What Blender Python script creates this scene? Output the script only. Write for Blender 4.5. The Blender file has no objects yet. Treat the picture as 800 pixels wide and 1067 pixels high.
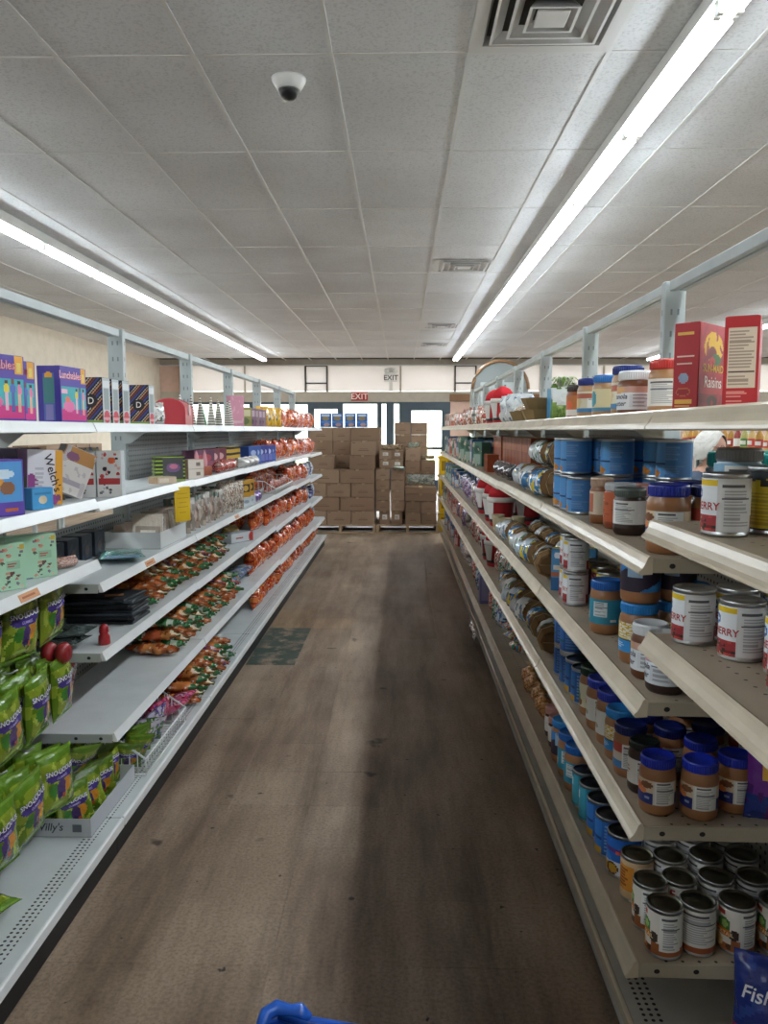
import bpy, bmesh, math, random
from mathutils import Vector, Matrix, Euler, noise

PI = math.pi
R = math.radians
scene = bpy.context.scene
COL = scene.collection

# ------------------------------------------------------------------ camera
cam_data = bpy.data.cameras.new('camera')
cam = bpy.data.objects.new('camera', cam_data)
COL.objects.link(cam)
cam_data.sensor_fit = 'HORIZONTAL'
cam_data.sensor_width = 36.0
cam_data.lens = 36.9
cam_data.clip_start = 0.05
cam.location = (0, 0, 1.45)
cam.rotation_euler = (R(90 - 5.953), 0, R(1.251))
scene.camera = cam

# ------------------------------------------------------------------ world + exposure
world = bpy.data.worlds.new('overcast_sky')
scene.world = world
world.use_nodes = True
wn = world.node_tree.nodes
wn.clear()
bg = wn.new('ShaderNodeBackground')
bg.inputs['Color'].default_value = (0.93, 0.97, 1.0, 1)
bg.inputs['Strength'].default_value = 7.0
wo = wn.new('ShaderNodeOutputWorld')
world.node_tree.links.new(bg.outputs[0], wo.inputs[0])
scene.view_settings.view_transform = 'Standard'
scene.view_settings.look = 'None'
scene.view_settings.exposure = 0.72
scene.view_settings.gamma = 1.0
scene.view_settings.use_curve_mapping = False
TUBE_STRENGTH = 32.0

# ------------------------------------------------------------------ colour + material helpers
def lin(c):
    c = c / 255.0
    return c / 12.92 if c <= 0.04045 else ((c + 0.055) / 1.055) ** 2.4
def hexc(h):
    if not isinstance(h, str):
        return h
    h = h.lstrip('#')
    return (lin(int(h[0:2], 16)), lin(int(h[2:4], 16)), lin(int(h[4:6], 16)))

MATS = {}
def new_mat(name):
    m = bpy.data.materials.new(name)
    m.use_nodes = True
    nt = m.node_tree
    nt.nodes.clear()
    out = nt.nodes.new('ShaderNodeOutputMaterial')
    MATS[name] = m
    return m, nt, out
def setp(p, **kw):
    names = {'base': 'Base Color', 'rough': 'Roughness', 'metal': 'Metallic', 'coat': 'Coat Weight',
             'coat_rough': 'Coat Roughness', 'spec': 'Specular IOR Level', 'emis': 'Emission Color', 'emis_s': 'Emission Strength'}
    for k, v in kw.items():
        if k in ('base', 'emis'):
            v = (*hexc(v), 1)
        p.inputs[names[k]].default_value = v

def printed(name, rough, metal=0.0, coat=0.0, bump=0.0, bscale=60, spec=0.5):
    """material whose colour is the print carried by each mesh"""
    m, nt, out = new_mat(name)
    p = nt.nodes.new('ShaderNodeBsdfPrincipled')
    setp(p, rough=rough, metal=metal, coat=coat, spec=spec)
    a = nt.nodes.new('ShaderNodeAttribute'); a.attribute_name = 'Col'
    nt.links.new(a.outputs['Color'], p.inputs['Base Color'])
    if bump:
        tc = nt.nodes.new('ShaderNodeTexCoord')
        n = nt.nodes.new('ShaderNodeTexNoise'); n.inputs['Scale'].default_value = bscale; n.inputs['Detail'].default_value = 2
        b = nt.nodes.new('ShaderNodeBump'); b.inputs['Strength'].default_value = bump; b.inputs['Distance'].default_value = 0.01
        nt.links.new(tc.outputs['Object'], n.inputs['Vector'])
        nt.links.new(n.outputs['Fac'], b.inputs['Height'])
        nt.links.new(b.outputs['Normal'], p.inputs['Normal'])
    nt.links.new(p.outputs[0], out.inputs[0])
    return m
printed('paper', 0.5)
printed('card', 0.75, bump=0.1, bscale=40)
printed('plastic', 0.28)
printed('film', 0.22, coat=0.5, bump=0.55, bscale=42)
printed('tin', 0.28, metal=1.0)
printed('matte', 0.85, spec=0.2)

def painted(name, base, rough=0.4, dirt=0.06, spec=0.5, dots=None, bump=0.0):
    """painted sheet metal with faint dirt; dots=(pitch, radius, ymin, ymax) adds punched holes"""
    m, nt, out = new_mat(name)
    p = nt.nodes.new('ShaderNodeBsdfPrincipled')
    setp(p, rough=rough, spec=spec)
    tc = nt.nodes.new('ShaderNodeTexCoord')
    n = nt.nodes.new('ShaderNodeTexNoise'); n.inputs['Scale'].default_value = 7; n.inputs['Detail'].default_value = 5
    nt.links.new(tc.outputs['Object'], n.inputs['Vector'])
    ramp = nt.nodes.new('ShaderNodeValToRGB')
    c = hexc(base)
    ramp.color_ramp.elements[0].position = 0.3
    ramp.color_ramp.elements[1].position = 0.6
    ramp.color_ramp.elements[0].color = (*[x * (1 - dirt * 3) for x in c], 1)
    ramp.color_ramp.elements[1].color = (*c, 1)
    nt.links.new(n.outputs['Fac'], ramp.inputs['Fac'])
    colour = ramp.outputs['Color']
    if dots:
        pitch, rad, y0, y1, flat = dots
        sx = nt.nodes.new('ShaderNodeSeparateXYZ')
        nt.links.new(tc.outputs['Object'], sx.inputs[0])
        def mth(op, a, b=None):
            k = nt.nodes.new('ShaderNodeMath'); k.operation = op
            for i, v in enumerate((a, b)):
                if v is None: continue
                if isinstance(v, (int, float)): k.inputs[i].default_value = v
                else: nt.links.new(v, k.inputs[i])
            return k.outputs[0]
        second = sx.outputs['Z'] if flat == 'XZ' else sx.outputs['Y']
        def cell(s):
            f = mth('FRACT', mth('DIVIDE', mth('ADD', s, 50.0), pitch))
            q = mth('SUBTRACT', f, 0.5)
            return mth('MULTIPLY', q, q)
        d = mth('ADD', cell(sx.outputs['X']), cell(second))
        hole = mth('LESS_THAN', d, rad * rad)
        if flat == 'XY':
            hole = mth('MULTIPLY', hole, mth('GREATER_THAN', sx.outputs['Z'], -0.004))
        band = mth('MULTIPLY', mth('GREATER_THAN', second, y0), mth('LESS_THAN', second, y1))
        mk = mth('MULTIPLY', hole, band)
        mix = nt.nodes.new('ShaderNodeMix'); mix.data_type = 'RGBA'
        nt.links.new(mk, mix.inputs[0])
        nt.links.new(colour, mix.inputs[6])
        mix.inputs[7].default_value = (0.012, 0.011, 0.01, 1)
        colour = mix.outputs[2]
    nt.links.new(colour, p.inputs['Base Color'])
    nt.links.new(p.outputs[0], out.inputs[0])
    return m

# ------------------------------------------------------------------ mesh helpers
class PB:
    """collects faces with a colour each, then links them as ONE mesh"""
    def __init__(self):
        self.v = []; self.f = []; self.c = []; self.s = []
    def add(self, verts, faces, col='ffffff', smooth=False, mat=None):
        o = len(self.v)
        if mat is not None:
            verts = [mat @ Vector(p) for p in verts]
        self.v += [tuple(p) for p in verts]
        col_list = isinstance(col, list)
        for i, f in enumerate(faces):
            self.f.append(tuple(o + k for k in f))
            self.c.append(hexc(col[i] if col_list else col)); self.s.append(smooth)
        return self
    def box(self, x0, y0, z0, x1, y1, z1, col='ffffff', b=0.0, mat=None, cols=None):
        """cols: dict of face -> colour with keys x- x+ y- y+ z- z+"""
        names = ['z-', 'z+', 'y-', 'x+', 'y+', 'x-']
        if b <= 0:
            vs = [(x0,y0,z0),(x1,y0,z0),(x1,y1,z0),(x0,y1,z0),(x0,y0,z1),(x1,y0,z1),(x1,y1,z1),(x0,y1,z1)]
            fs = [(0,3,2,1),(4,5,6,7),(0,1,5,4),(1,2,6,5),(2,3,7,6),(3,0,4,7)]
            return self.add(vs, fs, [(cols or {}).get(n, col) for n in names], mat=mat)
        xs = (x0, x0+b, x1-b, x1); ys = (y0, y0+b, y1-b, y1); zs = (z0, z0+b, z1-b, z1)
        vs = []; idx = {}
        def vid(i, j, k):
            if (i,j,k) not in idx:
                idx[(i,j,k)] = len(vs); vs.append((xs[i], ys[j], zs[k]))
            return idx[(i,j,k)]
        fs = []; cl = []
        cc = cols or {}
        for k, n, fl in ((0,'z-',1),(3,'z+',0)):
            q = [vid(1,1,k),vid(2,1,k),vid(2,2,k),vid(1,2,k)]; fs.append(q[::-1] if fl else q); cl.append(cc.get(n,col))
        for j, n, fl in ((0,'y-',0),(3,'y+',1)):
            q = [vid(1,j,1),vid(2,j,1),vid(2,j,2),vid(1,j,2)]; fs.append(q[::-1] if fl else q); cl.append(cc.get(n,col))
        for i, n, fl in ((0,'x-',1),(3,'x+',0)):
            q = [vid(i,1,1),vid(i,2,1),vid(i,2,2),vid(i,1,2)]; fs.append(q[::-1] if fl else q); cl.append(cc.get(n,col))
        e = {0:1, 3:2}
        for j in (0,3):
            for k in (0,3):
                q = [vid(1,j,e[k]),vid(2,j,e[k]),vid(2,e[j],k),vid(1,e[j],k)]; fs.append(q if (j==0)==(k==3) else q[::-1]); cl.append(col)
        for i in (0,3):
            for k in (0,3):
                q = [vid(i,1,e[k]),vid(i,2,e[k]),vid(e[i],2,k),vid(e[i],1,k)]; fs.append(q if (i==3)==(k==3) else q[::-1]); cl.append(col)
        for i in (0,3):
            for j in (0,3):
                q = [vid(i,e[j],1),vid(i,e[j],2),vid(e[i],j,2),vid(e[i],j,1)]; fs.append(q if (i==0)==(j==0) else q[::-1]); cl.append(col)
        for i in (0,3):
            for j in (0,3):
                for k in (0,3):
                    fs.append([vid(i,e[j],e[k]),vid(e[i],j,e[k]),vid(e[i],e[j],k)]); cl.append(col)
        return self.add(vs, fs, cl, mat=mat)
    def lathe(self, prof, n=24, cols='ffffff', smooth=True, mat=None, cap=True):
        """prof: list of (r, z) bottom to top; cols: one colour or one per segment"""
        vs = []; fs = []; cl = []
        for (r, z) in prof:
            for i in range(n):
                a = 2*PI*i/n
                vs.append((r*math.cos(a), r*math.sin(a), z))
        for k in range(len(prof)-1):
            for i in range(n):
                j = (i+1) % n
                fs.append((k*n+i, k*n+j, (k+1)*n+j, (k+1)*n+i))
                cl.append(cols[k] if isinstance(cols, list) else cols)
        if cap:
            if prof[0][0] > 1e-5:
                fs.append(tuple(range(n))[::-1]); cl.append(cols[0] if isinstance(cols, list) else cols)
            if prof[-1][0] > 1e-5:
                m = (len(prof)-1)*n
                fs.append(tuple(m+i for i in range(n))); cl.append(cols[-1] if isinstance(cols, list) else cols)
        return self.add(vs, fs, cl, smooth, mat)
    def grid(self, P, nu, nv, colf, smooth=True, flip=False, mat=None):
        vs = [P(i/nu, j/nv) for j in range(nv+1) for i in range(nu+1)]
        fs = []; cl = []
        for j in range(nv):
            for i in range(nu):
                a = j*(nu+1)+i
                q = (a, a+1, a+nu+2, a+nu+1)
                fs.append(q[::-1] if flip else q)
                cl.append(colf((i+.5)/nu, (j+.5)/nv) if callable(colf) else colf)
        return self.add(vs, fs, cl, smooth, mat)
    def tube(self, pts, r, n=6, col='ffffff', smooth=True, mat=None):
        pts = [Vector(p) for p in pts]
        vs = []; fs = []
        for k, p in enumerate(pts):
            t = (pts[min(k+1, len(pts)-1)] - pts[max(k-1, 0)])
            t.normalize()
            a = Vector((0,0,1)) if abs(t.z) < 0.9 else Vector((1,0,0))
            x = t.cross(a).normalized(); y = t.cross(x)
            rr = r[k] if isinstance(r, (list, tuple)) else r
            for i in range(n):
                w = 2*PI*i/n
                vs.append(p + x*rr*math.cos(w) + y*rr*math.sin(w))
        for k in range(len(pts)-1):
            for i in range(n):
                j = (i+1) % n
                fs.append((k*n+i, (k+1)*n+i, (k+1)*n+j, k*n+j))
        fs.append(tuple(range(n))); m = (len(pts)-1)*n
        fs.append(tuple(m+i for i in range(n))[::-1])
        return self.add(vs, fs, col, smooth, mat)
    def prism(self, poly, axis, a0, a1, col='ffffff', mat=None):
        """poly: 2D outline (counter-clockwise) pushed along axis from a0 to a1"""
        def pt(p, a):
            return {'x': (a, p[0], p[1]), 'y': (p[0], a, p[1]), 'z': (p[0], p[1], a)}[axis]
        n = len(poly)
        vs = [pt(p, a0) for p in poly] + [pt(p, a1) for p in poly]
        fs = [tuple(range(n))[::-1], tuple(range(n, 2*n))]
        fs += [(i, (i+1) % n, n+(i+1) % n, n+i) for i in range(n)]
        if axis == 'y':
            fs = [f[::-1] for f in fs]
        return self.add(vs, fs, col, mat=mat)
    def text(self, s, size, P, col='000000', bold=0.0, shear=0.0, cx=0.5, spacing=1.0):
        """flat lettering; P maps (x, y) of the text plane to a point"""
        vs, fs = text_geo(s, size, bold, shear, spacing)
        return self.add([P(x, y) for x, y in vs], fs, col)
    def mesh(self, name, mat):
        me = bpy.data.meshes.new(name)
        me.from_pydata(self.v, [], self.f)
        me.materials.append(MATS[mat] if isinstance(mat, str) else mat)
        at = me.color_attributes.new('Col', 'FLOAT_COLOR', 'CORNER')
        buf = []
        for f, c in zip(self.f, self.c):
            buf += [c[0], c[1], c[2], 1.0] * len(f)
        at.data.foreach_set('color', buf)
        me.polygons.foreach_set('use_smooth', self.s)
        me.update()
        return me

TEXT = {}
def text_geo(s, size, bold=0.0, shear=0.0, spacing=1.0):
    key = (s, size, bold, shear, spacing)
    if key in TEXT:
        return TEXT[key]
    cu = bpy.data.curves.new('lettering', 'FONT')
    cu.body = s; cu.size = size; cu.align_x = 'CENTER'; cu.align_y = 'CENTER'
    cu.offset = bold*size; cu.shear = shear; cu.resolution_u = 3; cu.space_character = spacing
    ob = bpy.data.objects.new('lettering', cu)
    me = bpy.data.meshes.new_from_object(ob)
    vs = [(v.co.x, v.co.y) for v in me.vertices]
    fs = [tuple(p.vertices) for p in me.polygons]
    bpy.data.objects.remove(ob); bpy.data.meshes.remove(me); bpy.data.curves.remove(cu)
    TEXT[key] = (vs, fs)
    return vs, fs

# ------------------------------------------------------------------ object helpers
def link(name, me, parent=None, loc=(0,0,0), rot=(0,0,0)):
    o = bpy.data.objects.new(name, me)
    COL.objects.link(o)
    o.location = loc; o.rotation_euler = rot
    if parent is not None:
        o.parent = parent
    return o
def tag(o, label, cat, group=None, kind=None):
    if label: o['label'] = label
    if cat: o['category'] = cat
    if group: o['group'] = group
    if kind: o['kind'] = kind
    return o
def struct(name, me, parent=None, loc=(0,0,0), rot=(0,0,0)):
    o = link(name, me, parent, loc, rot)
    if parent is None:
        o['kind'] = 'structure'
    return o
def add_parts(root, parts):
    for p in parts:
        c = link(p[0], p[1], root)
        if len(p) > 3 and p[3]:
            c['label'] = p[3]
        for q in (p[2] if len(p) > 2 else []):
            link(q[0], q[1], c)
def thing(name, label, cat, parts, loc, rot=0.0, group=None, scale=None):
    """parts: one mesh, or a list of (name, mesh, sub-parts)"""
    if isinstance(rot, (int, float)):
        rot = (0, 0, R(rot))
    else:
        rot = tuple(R(a) for a in rot)
    if isinstance(parts, bpy.types.Mesh):
        o = link(name, parts, None, loc, rot)
    else:
        o = link(name, None, None, loc, rot)
        o.empty_display_size = 0.05
        add_parts(o, parts)
    if scale:
        o.scale = (scale, scale, scale) if isinstance(scale, (int, float)) else scale
    return tag(o, label, cat, group)

# ================================================================== THE SETTING
XL, XR, YB, YF, ZC = -5.78, 10.5, -5.0, 19.0, 3.1

def floor_mat(name, base, dark, worn=None):
    m, nt, out = new_mat(name)
    p = nt.nodes.new('ShaderNodeBsdfPrincipled')
    L = nt.links.new
    g = nt.nodes.new('ShaderNodeNewGeometry')
    def nz(scale, detail=4, rough=0.6, vec=None):
        n = nt.nodes.new('ShaderNodeTexNoise')
        n.inputs['Scale'].default_value = scale; n.inputs['Detail'].default_value = detail; n.inputs['Roughness'].default_value = rough
        L(vec or g.outputs['Position'], n.inputs['Vector'])
        return n.outputs['Fac']
    def ramp(f, a, b, ca, cb):
        r = nt.nodes.new('ShaderNodeValToRGB')
        r.color_ramp.elements[0].position = a; r.color_ramp.elements[1].position = b
        r.color_ramp.elements[0].color = (*hexc(ca), 1); r.color_ramp.elements[1].color = (*hexc(cb), 1)
        L(f, r.inputs['Fac']); return r.outputs['Color']
    def mul(a, b, fac=1.0):
        x = nt.nodes.new('ShaderNodeMix'); x.data_type = 'RGBA'; x.blend_type = 'MULTIPLY'
        x.inputs[0].default_value = fac
        L(a, x.inputs[6]); L(b, x.inputs[7]); return x.outputs[2]
    mp = nt.nodes.new('ShaderNodeMapping'); mp.inputs['Scale'].default_value = (5.0, 0.7, 1.0)
    L(g.outputs['Position'], mp.inputs['Vector'])
    c = ramp(nz(1.3, 6), 0.32, 0.68, dark, base)
    c = mul(c, ramp(nz(1.0, 5, 0.65, mp.outputs[0]), 0.34, 0.60, 'a89d94', 'ffffff'))      # scuffs along the aisle
    c = mul(c, ramp(nz(5.5, 3, 0.5), 0.25, 0.31, '6a5c52', 'ffffff'))                # ground-in spots
    c = mul(c, ramp(nz(24, 2, 0.5), 0.24, 0.28, '3a302a', 'ffffff'))
    c = mul(c, ramp(nz(90, 2), 0.3, 0.6, 'd8d2cc', 'ffffff'))
    if worn:
        k = nt.nodes.new('ShaderNodeMix'); k.data_type = 'RGBA'
        L(ramp(nz(9, 5, 0.7), 0.36, 0.52, '000000', 'ffffff'), k.inputs[0])
        L(c, k.inputs[6]); k.inputs[7].default_value = (*hexc(worn), 1)
        c = k.outputs[2]
    oi = nt.nodes.new('ShaderNodeObjectInfo')
    c = mul(c, ramp(oi.outputs['Random'], 0, 1, 'f4f2f0', 'ffffff'))
    L(c, p.inputs['Base Color'])
    rr = nt.nodes.new('ShaderNodeMapRange'); rr.inputs[3].default_value = 0.34; rr.inputs[4].default_value = 0.58
    L(nz(2.2, 4), rr.inputs[0]); L(rr.outputs[0], p.inputs['Roughness'])
    p.inputs['Specular IOR Level'].default_value = 0.5
    L(p.outputs[0], out.inputs[0])
floor_mat('vinyl_floor', 'ae9a86', '8c7765')
floor_mat('vinyl_worn', 'ae9a86', '8c7765', '34463f')
floor_mat('vinyl_tan', 'b9a184', 'a08467')
painted('concrete', '7a7068', 0.8)

def ceiling_mat():
    m, nt, out = new_mat('mineral_tile')
    p = nt.nodes.new('ShaderNodeBsdfPrincipled'); setp(p, rough=0.9, spec=0.15)
    g = nt.nodes.new('ShaderNodeNewGeometry')
    n = nt.nodes.new('ShaderNodeTexNoise'); n.inputs['Scale'].default_value = 75; n.inputs['Detail'].default_value = 3
    nt.links.new(g.outputs['Position'], n.inputs['Vector'])
    r = nt.nodes.new('ShaderNodeValToRGB')
    r.color_ramp.elements[0].position = 0.34; r.color_ramp.elements[1].position = 0.5
    r.color_ramp.elements[0].color = (*hexc('cfd1d3'), 1); r.color_ramp.elements[1].color = (*hexc('e2e4e6'), 1)
    nt.links.new(n.outputs['Fac'], r.inputs['Fac'])
    n2 = nt.nodes.new('ShaderNodeTexNoise'); n2.inputs['Scale'].default_value = 0.9; n2.inputs['Detail'].default_value = 3
    nt.links.new(g.outputs['Position'], n2.inputs['Vector'])
    r2 = nt.nodes.new('ShaderNodeValToRGB')
    r2.color_ramp.elements[0].position = 0.35; r2.color_ramp.elements[1].position = 0.65
    r2.color_ramp.elements[0].color = (0.86, 0.85, 0.84, 1); r2.color_ramp.elements[1].color = (1, 1, 1, 1)
    nt.links.new(n2.outputs['Fac'], r2.inputs['Fac'])
    x = nt.nodes.new('ShaderNodeMix'); x.data_type = 'RGBA'; x.blend_type = 'MULTIPLY'; x.inputs[0].default_value = 1
    nt.links.new(r.outputs['Color'], x.inputs[6]); nt.links.new(r2.outputs['Color'], x.inputs[7])
    oi = nt.nodes.new('ShaderNodeObjectInfo')
    r3 = nt.nodes.new('ShaderNodeValToRGB')
    r3.color_ramp.elements[0].color = (0.93, 0.93, 0.93, 1); r3.color_ramp.elements[1].color = (1, 1, 1, 1)
    nt.links.new(oi.outputs['Random'], r3.inputs['Fac'])
    x2 = nt.nodes.new('ShaderNodeMix'); x2.data_type = 'RGBA'; x2.blend_type = 'MULTIPLY'; x2.inputs[0].default_value = 1
    nt.links.new(x.outputs[2], x2.inputs[6]); nt.links.new(r3.outputs['Color'], x2.inputs[7])
    b = nt.nodes.new('ShaderNodeBump'); b.inputs['Strength'].default_value = 0.25; b.inputs['Distance'].default_value = 0.004
    nt.links.new(n.outputs['Fac'], b.inputs['Height']); nt.links.new(b.outputs['Normal'], p.inputs['Normal'])
    nt.links.new(x2.outputs[2], p.inputs['Base Color']); nt.links.new(p.outputs[0], out.inputs[0])
ceiling_mat()
painted('grid_white', 'd2d2d0', 0.5, 0.02)
painted('plenum', '4a4744', 0.9)
painted('wall_paint', 'd8cdbb', 0.8, 0.03, 0.2)
painted('wall_pink', 'd6b7a6', 0.8, 0.03, 0.2)
painted('beam_paint', 'b9b0a1', 0.7, 0.03, 0.3)
painted('slate_frame', '3d4d58', 0.4, 0.03)
painted('dark_frame', '2b2826', 0.5)
painted('sign_brown', '8b6446', 0.6)
painted('asphalt', '8d8b88', 0.9)
painted('grass', 'a9c18c', 0.95, 0.15)
painted('far_building', 'd9d9d6', 0.8)

m, nt, out = new_mat('clear_glass')
tr = nt.nodes.new('ShaderNodeBsdfTransparent'); gl = nt.nodes.new('ShaderNodeBsdfGlossy'); gl.inputs['Roughness'].default_value = 0.02
mx = nt.nodes.new('ShaderNodeMixShader'); mx.inputs[0].default_value = 0.07
nt.links.new(tr.outputs[0], mx.inputs[1]); nt.links.new(gl.outputs[0], mx.inputs[2]); nt.links.new(mx.outputs[0], out.inputs[0])
m, nt, out = new_mat('frosted_pane')
df = nt.nodes.new('ShaderNodeBsdfPrincipled'); setp(df, base='e6dfd9', rough=0.3)
tl = nt.nodes.new('ShaderNodeBsdfTranslucent'); tl.inputs['Color'].default_value = (0.9, 0.87, 0.85, 1)
mx = nt.nodes.new('ShaderNodeMixShader'); mx.inputs[0].default_value = 0.26
nt.links.new(df.outputs[0], mx.inputs[1]); nt.links.new(tl.outputs[0], mx.inputs[2]); nt.links.new(mx.outputs[0], out.inputs[0])
m, nt, out = new_mat('lamp_tube')
em = nt.nodes.new('ShaderNodeEmission'); em.inputs['Color'].default_value = (0.85, 0.94, 1.0, 1); em.inputs['Strength'].default_value = TUBE_STRENGTH
nt.links.new(em.outputs[0], out.inputs[0])

# ---- floor: slab + vinyl tiles (those of the aisle one by one)
TS = 0.305
floor = struct('floor', PB().box(XL-.2, YB-.2, -0.16, XR+.2, YF+.3, -0.004).mesh('floor', 'concrete'))
tile_me = {k: PB().box(-TS/2+.0004, -TS/2+.0004, -0.004, TS/2-.0004, TS/2-.0004, 0).mesh('floor_tile', k) for k in ('vinyl_floor', 'vinyl_worn', 'vinyl_tan')}
GX, GY = -0.66, 1.997
aisle_cols = range(-2, 5); aisle_rows = range(-1, 30)
ct = lambda i, j: (GX + (i+.5)*TS, GY + (j+.5)*TS)
worn = {(-1, 9): 'vinyl_worn', (-1, 10): 'vinyl_worn', (-1, 11): 'vinyl_worn', (-1, 12): 'vinyl_tan', (0, 12): 'vinyl_tan', (-2, 10): 'vinyl_worn', (-1, 13): 'vinyl_tan'}
random.seed(4)
for i in aisle_cols:
    for j in aisle_rows:
        x, y = ct(i, j)
        o = link('floor_tile', tile_me[worn.get((i, j), 'vinyl_floor')], floor, (x, y, random.uniform(-.0006, 0)))
rest = PB()
for i in range(-17, 37):
    for j in range(-23, 56):
        if i in aisle_cols and j in aisle_rows: continue
        x, y = ct(i, j)
        if x-TS/2 < XL-.1 or x+TS/2 > XR+.1 or y+TS/2 > YF+.2: continue
        h = TS/2-.0007
        rest.box(x-h, y-h, -.004, x+h, y+h, 0)
o = link('floor_tile_field', rest.mesh('floor_tile_field', 'vinyl_floor'), floor); o['kind'] = 'stuff'

# ---- ceiling: slab, runners, panels (those in view one by one)
ceiling = struct('ceiling', PB().box(XL-.2, YB-.2, ZC+.03, XR+.2, YF+.3, ZC+.12).mesh('ceiling', 'plenum'))
CX0, CY0, CW, CD = -0.315, 3.66, 0.61, 1.22
panel = PB().box(-CW/2+.004, -CD/2+.004, 0, CW/2-.004, CD/2-.004, .014, b=.002).mesh('ceiling_panel', 'mineral_tile')
vents = {(1, -1): 'half', (1, 3): 1, (1, 7): 1, (1, 9): 1}
cells = []
for i in range(-10, 19):
    for j in range(-8, 14):
        x, y = CX0 + (i+.5)*CW, CY0 + (j+.5)*CD
        if x-CW/2 < XL-.35 or x+CW/2 > XR+.4 or y+CD/2 > YF+.4: continue
        cells.append((abs(x) > 4.6 or y < 2.2, abs(x)+abs(y-8), x, y, i, j))
cells.sort()
restc = PB(); n = 0
for (far, _, x, y, i, j) in cells:
    if (i, j) == (1, -1):
        continue
    x0, x1 = max(x-CW/2+.004, XL-.02), min(x+CW/2-.004, XR+.02)
    if not far and n < 290 and x0 > XL and x1 < XR:
        link('ceiling_panel', panel, ceiling, (x, y, ZC+random.uniform(0, .002))); n += 1
    else:
        restc.box(x0, y-CD/2+.004, ZC, x1, min(y+CD/2-.004, YF+.02), ZC+.014)
x, y = CX0+1.5*CW, CY0-.5*CD
restc.box(x-CW/2+.004, y-CD/2+.004, ZC, x+CW/2-.004, y-.004, ZC+.014)
o = link('ceiling_panel_field', restc.mesh('ceiling_panel_field', 'mineral_tile'), ceiling); o['kind'] = 'stuff'
runner = PB().box(-.010, YB, -.004, .010, YF, .012).mesh('grid_runner', 'grid_white')
tee = PB().box(XL, -.009, -.0025, XR, .009, .010).mesh('grid_cross_tee', 'grid_white')
for i in range(-8, 18):
    link('grid_runner', runner, ceiling, (CX0+i*CW, 0, ZC))
for j in range(-7, 13):
    link('grid_cross_tee', tee, ceiling, (0, CY0+j*CD, ZC))

# ---- walls
struct('wall_left', PB().box(XL-.2, YB, 0, XL, YF, ZC+.03).mesh('wall_left', 'wall_paint'))
struct('wall_right', PB().box(XR, YB, 0, XR+.2, YF, ZC+.03).mesh('wall_right', 'wall_paint'))
struct('wall_back', PB().box(XL-.2, YB-.2, 0, XR+.2, YB, ZC+.03).mesh('wall_back', 'wall_paint'))
wf = PB()
wf.box(XL-.2, YF, 2.985, XR+.2, YF+.2, ZC+.03)                     # head above the clerestory
wf.box(XL-.2, YF-.03, 2.115, XR+.2, YF+.2, 2.36)                  # beam over the storefront
struct('wall_front', wf.mesh('wall_front', 'beam_paint'))
struct('wall_front_pier', PB().box(XL-.2, YF-.02, 0, -5.25, YF+.2, 3.0).box(1.17, YF, 0, 2.6, YF+.2, 2.115).box(6.5, YF, 0, XR+.2, YF+.2, 2.115).mesh('wall_front_pier', 'wall_pink'))
struct('trim_1', PB().box(XL, YF-.06, 2.97, XR, YF-.001, 2.995).mesh('trim_1', 'grid_white'))
struct('trim_2', PB().box(-5.27, YF-.16, 0, -5.2, YF-.02, 2.99).mesh('trim_2', 'beam_paint'))

# clerestory windows: frosted panes between slim mullions, two with a small dark vent frame
n = 1
edges = [-5.2, -3.75, -2.30, -1.77, -0.02, 1.27, 1.78, 3.3, 4.8, 6.3, 7.8, 9.3, XR]
for a, b in zip(edges, edges[1:]):
    w = struct('window_%d' % n, PB().box(a+.015, YF+.03, 2.375, b-.015, YF+.04, 2.975).mesh('window_pane', 'frosted_pane'))
    fr = PB()
    mcol = 'dark_frame' if (a in (-2.30, 1.27)) else 'beam_paint'
    for xx in (a, b-.02):
        fr.box(xx, YF+.0, 2.36, xx+.02, YF+.06, 2.985)
    if mcol == 'dark_frame':
        fr.box(a, YF-.02, 2.55, b, YF+.06, 2.575).box(a, YF-.02, 2.955, b, YF+.06, 2.985)
        fr.box(a, YF-.02, 2.36, a+.025, YF+.06, 2.98).box(b-.025, YF-.02, 2.36, b, YF+.06, 2.98)
    link('window_frame', fr.mesh('window_frame', mcol), w)
    n += 1
# storefront glazing
def glazing(name, a, b, z0, z1, fw, mat='slate_frame'):
    fr = PB().box(a, YF-.01, 0, a+fw, YF+.1, 2.115).box(b-fw, YF-.01, 0, b, YF+.1, 2.115).box(a+fw, YF-.01, z1, b-fw, YF+.1, 2.115).box(a+fw, YF-.01, 0, b-fw, YF+.1, z0)
    w = struct(name, fr.mesh(name, mat))
    link('pane', PB().box(a+fw, YF+.04, z0, b-fw, YF+.05, z1).mesh('pane', 'clear_glass'), w)
    return w
glazing('window_%d' % n, -5.2, -3.6, .3, 2.06, .05); n += 1
glazing('window_%d' % n, -3.6, -2.2, .3, 2.06, .05); n += 1
glazing('door_1', -2.2, -1.42, .25, 1.95, .11)
glazing('window_%d' % n, -1.42, -0.56, .3, 2.07, .02); n += 1
glazing('window_%d' % n, -0.56, -0.27, .2, 2.07, .09); n += 1
glazing('window_%d' % n, -0.27, 0.04, .2, 2.07, .09); n += 1
d = glazing('door_2', 0.04, 1.17, .25, 1.91, .20)
link('push_bar', PB().box(.24, YF-.07, .98, .97, YF-.02, 1.04).mesh('push_bar', 'dark_frame'), d)
glazing('window_%d' % n, 2.6, 4.5, .3, 2.06, .05); n += 1
glazing('window_%d' % n, 4.5, 6.5, .3, 2.06, .05); n += 1
thing('wall_sign_board', 'brown blank board fixed to the storefront beam beside the door', 'sign', PB().box(-.27, -.03, 0, .27, 0, .17, b=.004).mesh('wall_sign_board', 'sign_brown'), (1.42, YF-.03, 2.13))
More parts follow.
